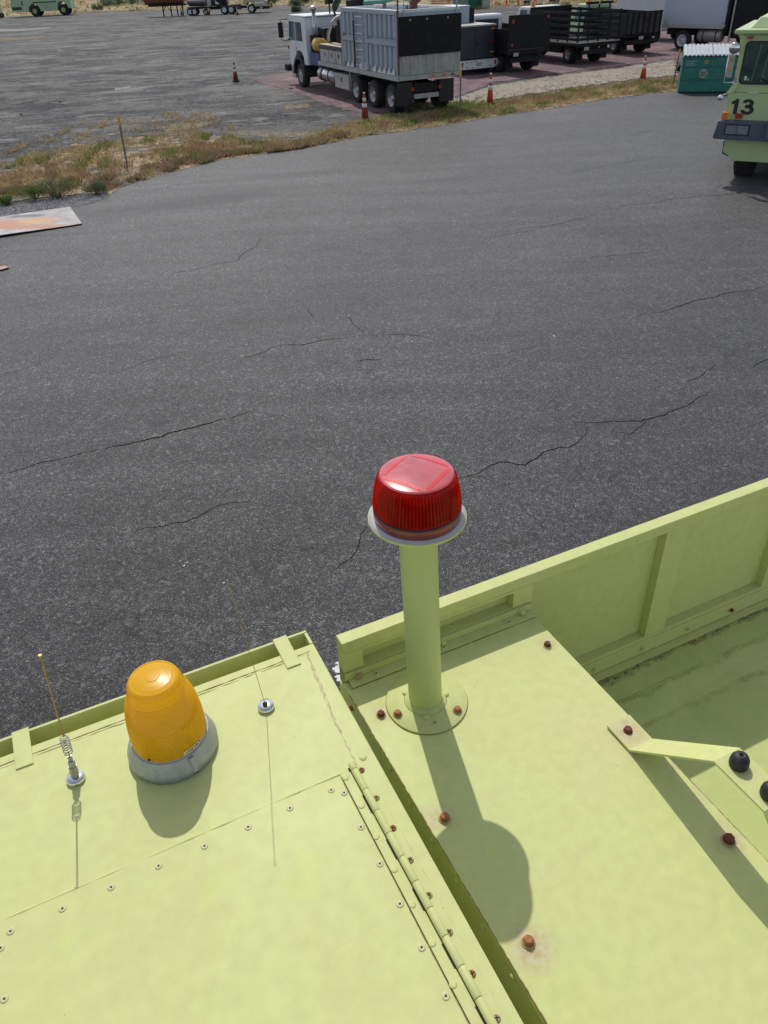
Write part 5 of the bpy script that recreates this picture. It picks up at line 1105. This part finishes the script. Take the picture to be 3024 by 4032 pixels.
for (px, py, lb) in ((167, 61, 'landing legs of the tank trailer'), (275, 61, 'middle of the tank trailer rig'), (388, 61, 'drive wheels of the beige semi')):
    q = at((550 + px * 3 * .3315) / 1.823, 33)
    cone(q, .95, ORR, 'small far red cone in front of the ' + lb)
# marker posts
PG = simple('post_grey', (.17, .18, .18), .7, var=.2, scale=20); PY = simple('post_yellow', (.65, .40, .03), .6)
for (px, py, h, lean, lb) in ((275, 357, 1.40, .03, 'thin grey marker post with yellow cap on the dry verge at left'), (994, 247, 1.52, -.01, 'grey marker post with yellow cap behind the grey box truck'), (1453, 186, 1.42, .05, 'grey marker post with yellow cap touching the teal dumpster')):
    q = at(px, py); t = thing('marker_post', (q[0], q[1], .02), 0, lb, 'marker post', 'yellow capped marker posts along the verge'); t.rotation_euler = (0, lean, 0)
    MB().prism([(-.03, -.01), (.03, -.01), (.03, .0), (.01, .018), (-.01, .018), (-.03, .0)], 0, h - .26).build('post', PG, t); MB().prism([(-.036, -.016), (.036, -.016), (.036, .016), (-.036, .016)], h - .26, h).build('yellow_cap', PY, t)

# ---- rust stained plates on the ground
def plate_mat():
    m, nt, p = _mat('rust_stained_sheet'); co = obco(nt)
    base = ramp(nt, noise(nt, co, 1.3, 5, .6, 1.2), [(.3, (.30, .22, .18)), (.48, (.42, .38, .36)), (.62, (.52, .53, .56)), (.8, (.36, .22, .15))])
    nz = math_(nt, 'MULTIPLY', math_(nt, 'SUBTRACT', noise(nt, co, 3.0, 6, .6, .5), .5), .7)
    for (x, y, sx, sy_, c_) in ((-.52, .70, .85, .62, (.52, .20, .07)), (.30, .95, .60, .32, (.62, .33, .08)), (.2, .35, 1.2, .28, (.48, .20, .08)), (-.2, 1.45, .6, .22, (.14, .10, .09))):
        mp = N(nt, 'ShaderNodeMapping'); mp.vector_type = 'TEXTURE'; mp.inputs['Location'].default_value = (x, y, 0); mp.inputs['Scale'].default_value = (sx, sy_, 1); nt.links.new(co, mp.inputs[0])
        ln = N(nt, 'ShaderNodeVectorMath', operation='LENGTH'); ml = N(nt, 'ShaderNodeVectorMath', operation='MULTIPLY'); ml.inputs[1].default_value = (1, 1, 0); nt.links.new(mp.outputs[0], ml.inputs[0]); nt.links.new(ml.outputs[0], ln.inputs[0])
        k = ramp(nt, math_(nt, 'ADD', ln.outputs['Value'], nz), [(.55, .95), (1., 0.)]); base = mix(nt, k, base, c_)
    nt.links.new(base, p.inputs['Base Color']); p.inputs['Roughness'].default_value = .35; p.inputs['Specular IOR Level'].default_value = .4
    return m
PM = plate_mat()
def plate(name, pts, label, org_px):
    o_ = at(*org_px); P = [at(*p) - o_ for p in pts]; n = 10; mb = MB()
    t = thing(name, (o_[0], o_[1], .016), 0, label, 'metal sheet', 'rust stained sheets lying on the asphalt')
    vs = []; 
    for j in range(n + 1):
        for i in range(n + 1):
            u, v = i / n, j / n
            q = (P[0] * (1 - u) + P[1] * u) * (1 - v) + (P[3] * (1 - u) + P[2] * u) * v
            vs.append((q[0], q[1], .045 + .03 * math.sin(u * 4 + 1) * (1 - v) * .4 - .015 * v))
    fs = [(j * (n + 1) + i, j * (n + 1) + i + 1, (j + 1) * (n + 1) + i + 1, (j + 1) * (n + 1) + i) for j in range(n) for i in range(n)]
    o = MB().add(vs, fs).build('sheet_face', PM, t); sd = o.modifiers.new('t', 'SOLIDIFY'); sd.thickness = .008; sd.offset = -1
    e = MB(); 
    for a, b in ((P[0], P[1]), (P[3], P[2])):
        d = Vector((b - a)[:]).normalized(); nrm = Vector((-d.y, d.x, 0))
        a_, b_ = Vector(a) + nrm * .03, Vector(b) + nrm * .03
        e.hexa([(a_.x, a_.y, 0), (b_.x, b_.y, 0), (b_.x + nrm.x * .03, b_.y + nrm.y * .03, 0), (a_.x + nrm.x * .03, a_.y + nrm.y * .03, 0)], [(a_.x, a_.y, .024), (b_.x, b_.y, .024), (b_.x + nrm.x * .03, b_.y + nrm.y * .03, .024), (a_.x + nrm.x * .03, a_.y + nrm.y * .03, .024)])
    e.build('support_batten', DARKF, t)
q0, q1, q2, q3 = (-60, 524), (178, 487), (152, 450), (-60, 481)
plate('metal_sheet', [q0, q1, q2, q3], 'larger rust stained sheet by the stone shoulder at left', (30, 505))
plate('metal_sheet', [(-110, 618), (21, 582), (10, 578), (-110, 596)], 'corner of a second pale sheet at the left picture edge', (0, 588))

# ---- far vehicles
FA = thing('fire_truck', (-51, 148, 0), rad(3), 'far pale green fire truck standing at the left edge of the lot', 'fire truck')
MB().prism_y([(-4.8, .75), (-4.9, 1.6), (-4.6, 2.2), (-4.2, 3.1), (-2.4, 3.1), (-2.4, 3.3), (4.5, 3.3), (4.6, .9), (4.1, .9), (3.9, 1.5), (3.5, 1.85), (2.9, 1.85), (2.5, 1.5), (2.3, .65), (-.3, .65), (-.5, 1.3), (-.9, 1.65), (-1.6, 1.65), (-2.05, 1.2), (-2.2, .6), (-3.6, .7)][::-1], 0, 2.6).build('body', PALEG, FA, .03)
for x in (-1.27, 3.22):
    for y, s in ((.2, -1), (2.4, 1)): wheel(FA, x, y, .74, .42, RIML, s, .45, .2)
MB().box(-1.3, 2.4, -.02, -.001, 1.78, 1.92).build('side_groove', DARKF, FA); MB().box(.3, .95, -.03, -.001, .7, 1.5).build('grey_hatch', PALE, FA); MB().box(-4.4, -3.4, -.02, -.001, 2.3, 2.9).build('cab_window', GLASS, FA); MB().box(-4.7, -3.2, -.03, -.001, .95, 1.35).build('front_grille', GLASS, FA); MB().box(-3.05, -2.9, -.04, -.001, 1.5, 2.1).build('door_vent', HOLE, FA)
JP = thing('pickup', (-59.0, 147.2, 0), rad(0), 'old cream pickup nose poking out left of the far green fire truck', 'pickup')
MB().prism_y([(-2.3, .6), (-2.3, 1.2), (-.8, 1.45), (-.3, 2.0), (1.2, 2.0), (1.2, .6)][::-1], 0, 1.8).build('body', simple('cream_paint', (.55, .58, .40), .5), JP, .08); MB().box(-2.45, -2.25, -.1, 1.9, .65, .85).box(-2.4, -1.2, -.06, -.02, .65, .8).build('bumper', WHITE, JP)
MB().box(-2.33, -2.3, .1, 1.7, .9, 1.15).build('grille', HOLE, JP); MB().prism_y([(-.25, 1.45), (.9, 1.45), (.9, 1.9), (0, 1.9)][::-1], -.01, -.001).build('window', GLASS, JP)
for x in (-1.3, 1.0):
    for y, s in ((.15, -1), (1.65, 1)): wheel(JP, x, y, .36, .25, RIMW, s)
for (dx, dy, r) in ((-1.6, -1.2, 1.0), (.6, -1.4, .9)): bush((-59 + dx, 147.2 + dy), r, .8, STRAW, 'dry yellow shrub %s the cream pickup' % ('left in front of' if dx < 0 else 'right in front of'), 500, 77, .12, 'dry_shrub')
# semi rig
SM = thing('semi_truck', (-20, 127, 0), 0, 'beige semi truck with silver gear far across the lot', 'truck'); BEI = simple('beige_cab', (.50, .43, .28), .45, var=.08)
MB().prism_y([(3.75, .85), (4.1, .85), (4.3, 1.25), (4.75, 1.35), (5.1, 1.1), (5.25, .75), (7.0, .7), (7.05, 1.4), (5.9, 1.6), (5.4, 2.6), (3.75, 2.6)][::-1], 0, 2.3).build('cab', BEI, SM, .06)
MB().box(7.051, 7.1, .5, 1.8, .9, 1.5).build('grille', HOLE, SM); MB().box(5.3, 6.6, -.03, -.001, 1.05, 1.3).build('front_light', WHITE, SM); MB().box(5.2, 7.2, -.12, 2.4, .45, .72).build('front_bumper', DARKF, SM)
MB().box(6.0, 6.3, -.14, -.121, .5, .66).build('licence_plate', WHITE, SM)
for x in (1.0, 1.95, 4.75):
    for y, s in ((.2, -1), (2.1, 1)): wheel(SM, x, y, .52, .36, RIMW, s, .6, .05)
MB().box(-1, 4.0, .6, 1.8, .6, .9).build('chassis', DARKF, SM); MB().box(1.6, 3.3, -.1, .05, 1.55, 2.5).build('white_board', WHITE, SM); MB().box(-.9, 1.4, .3, 2.0, 1.0, 1.7).box(.2, 1.2, .3, 2, 1.7, 2.6).build('machinery', DARKF, SM)
MB().box(2.4, 3.4, .0, .4, .5, 1.1).build('side_tank', NAVY, SM); MB().prism_y([(-.1, 1.2), (.5, 1.2), (-.1, 1.6)][::-1], .1, .28).build('silver_plate', WHITE, SM)
TK = thing('tank_trailer', (-20, 127, 0), 0, 'small silver tank trailer between the rust trailer and the beige semi', 'trailer')
MB().lathe([(0, -1.5), (.5, -1.45), (.7, -1.2), (.7, .9), (.5, 1.2), (0, 1.25)], 20, axis='x').build('tank', ALU, TK, loc=(-2.6, 1.0, 1.75))
for x in (-3.75, -3.15, -1.6):
    for y, s in ((.2, -1), (1.8, 1)): wheel(TK, x, y, .46 if x < -2 else .36, .3, RIMW if x < -2 else RIMA, s, .6, .1)
MB().box(-4.0, -.9, .3, 1.7, .75, .98).build('frame', DARKF, TK); MB().box(-1.2, -.7, .2, .5, 1.0, 2.2).build('valve_cabinet', PALE, TK)
OT = thing('rust_trailer', (-20, 127, 0), 0, 'rust orange tank trailer standing on dark landing legs', 'trailer')
MB().lathe([(.95, -3.6), (.95, 1.7)], 20, axis='x').build('tank', simple('rust_orange_tank', (.22, .09, .05), .7, var=.3, scale=2), OT, loc=(-6.3, 1.3, 2.35)); MB().box(-9.4, -4.4, .4, 2.2, 1.2, 1.42).build('frame', DARKF, OT)
for x in (-7.45, -6.35, -5.5, -4.75): MB().box(x - .07, x + .07, .35, .5, .05, 1.2).build('landing_leg', DARKF, OT)
for x in (-7.45, -6.35): MB().tube([(x, .42, .55), (x + (.45 if x > -7 else .4) * (1 if x < -7 else -1), .42, 1.2)], .05, 6).build('leg_brace', DARKF, OT)
def car(p, az, mat, label, s=1.0):
    t = thing('car', (p[0], p[1], 0), az, label, 'car', 'cars far behind the field')
    MB().prism_y([(-2.2, .35), (-2.25, .8), (-1.7, .92), (-1.1, 1.42), (.5, 1.45), (1.2, .95), (2.15, .82), (2.2, .35)][::-1], -.85, .85).build('body', mat, t, .06)
    for s_ in (1, -1): MB().prism_y([(-1.5, .95), (-1.05, 1.36), (.45, 1.38), (1.0, .95)][::-1], s_ * .851, s_ * .86).build('side_window', GLASS, t)
    for x in (-1.35, 1.35):
        for y, q in ((.75, 1), (-.75, -1)): wheel(t, x, y, .32, .22, RIMA, q, .6, .1)
car(at(245, 7), rad(10), WHITE, 'white car glimpsed far behind the scrub, left of the field'); car(at(452, 18), rad(170), NAVY, 'dark blue car far behind the field, left of the rust trailer')
car(at(300, 6), rad(5), WHITE, 'white sedan far off in the middle of the field edge'); car(at(395, 8), rad(0), PALE, 'grey car far off right of the white sedan')
FC = thing('pickup', (*at(1478 * 1.0, 12)[:2], 0), rad(8), 'white pickup far behind the trucks near the orange stakes', 'pickup'); FC.location = (23.0, 116, 0)
MB().prism_y([(-2.6, .5), (-2.6, 1.1), (-.6, 1.15), (-.4, 1.75), (.9, 1.75), (1.3, 1.15), (2.6, 1.0), (2.6, .5)][::-1], 0, 1.9).build('body', WHITE, FC, .06); MB().box(-2.2, 1.0, -.012, -.001, .65, .95).build('side_trim', DARKF, FC); MB().prism_y([(-.3, 1.2), (.9, 1.2), (.75, 1.65), (-.3, 1.65)][::-1], -.012, -.001).build('window', GLASS, FC)
for x in (-1.7, 1.7):
    for y, s in ((.15, -1), (1.75, 1)): wheel(FC, x, y, .38, .26, RIMA, s)
# green container, fence, orange stakes
GC = thing('shipping_container', (13.9, 116.0, 0), rad(12), 'dark green container beyond the row of trucks', 'container'); GRC = simple('green_container', (.01, .115, .065), .5, var=.1)
MB().box(-1.35, 1.2, -2.5, 3.5, .1, 2.6).build('container_shell', GRC, GC)
for k in range(9): box('corrugation', GRC, GC, -1.3 + k * .28, -1.18 + k * .28, -2.53, -2.501, .2, 2.5)
MB().box(.3, 1.2, -3.4, -2.7, .0, .9).build('side_cabinet', PALE, GC)
for i, (q, lb) in enumerate((((16.3, 118.1), 'nearest the green container'), ((18.3, 116.1), 'second from the green container'), ((19.6, 114.9), 'third from the green container'))):
    t = MB().lathe([(.13, 0), (.12, .1), (.08, 1.25), (.03, 1.35), (0, 1.36)], 10).build('delineator', simple('stake_orange', (.75, .12, .03), .5) if i == 0 else bpy.data.materials['stake_orange'], loc=(q[0], q[1], 0)); tag(t, 'orange channelizer stake ' + lb, 'delineator', 'orange stakes by the far track')
t = thing('delineator', (20.95, 110.9, 0), 0, 'orange and white banded stake, rightmost and nearest of the stakes', 'delineator', 'orange stakes by the far track')
for k in range(4): MB().lathe([(.14 - .015 * k, .3 * k), (.125 - .015 * k, .3 * k + .3)], 12).build('band', bpy.data.materials['stake_orange'] if k % 2 == 0 else WHITE, t)
FN = thing('safety_fence', (*at(930, 12)[:2], 0), rad(-10), 'red and white safety mesh fence behind the box truck roof', 'fence')
for k in range(8):
    MB().box(k * .95, k * .95 + .05, -.03, .03, 0, 1.35).build('fence_post', WHITE, FN)
    if k < 7:
        for j in range(5): box('mesh_strip', simple('red_mesh', (.50, .09, .07), .7) if k + j == 0 else bpy.data.materials['red_mesh'], FN, k * .95 + .06, k * .95 + .94, -.01, .01, .15 + j * .24, .30 + j * .24)
HY = MB().lathe([(.14, 0), (.14, .55), (.18, .56), (.12, .78), (0, .8)], 10).box(-.25, .25, -.06, .06, .35, .47).build('hydrant', YEL, loc=(*at(587, 16)[:2], 0)); tag(HY, 'yellow hydrant on the dry grass right of the semi', 'hydrant')
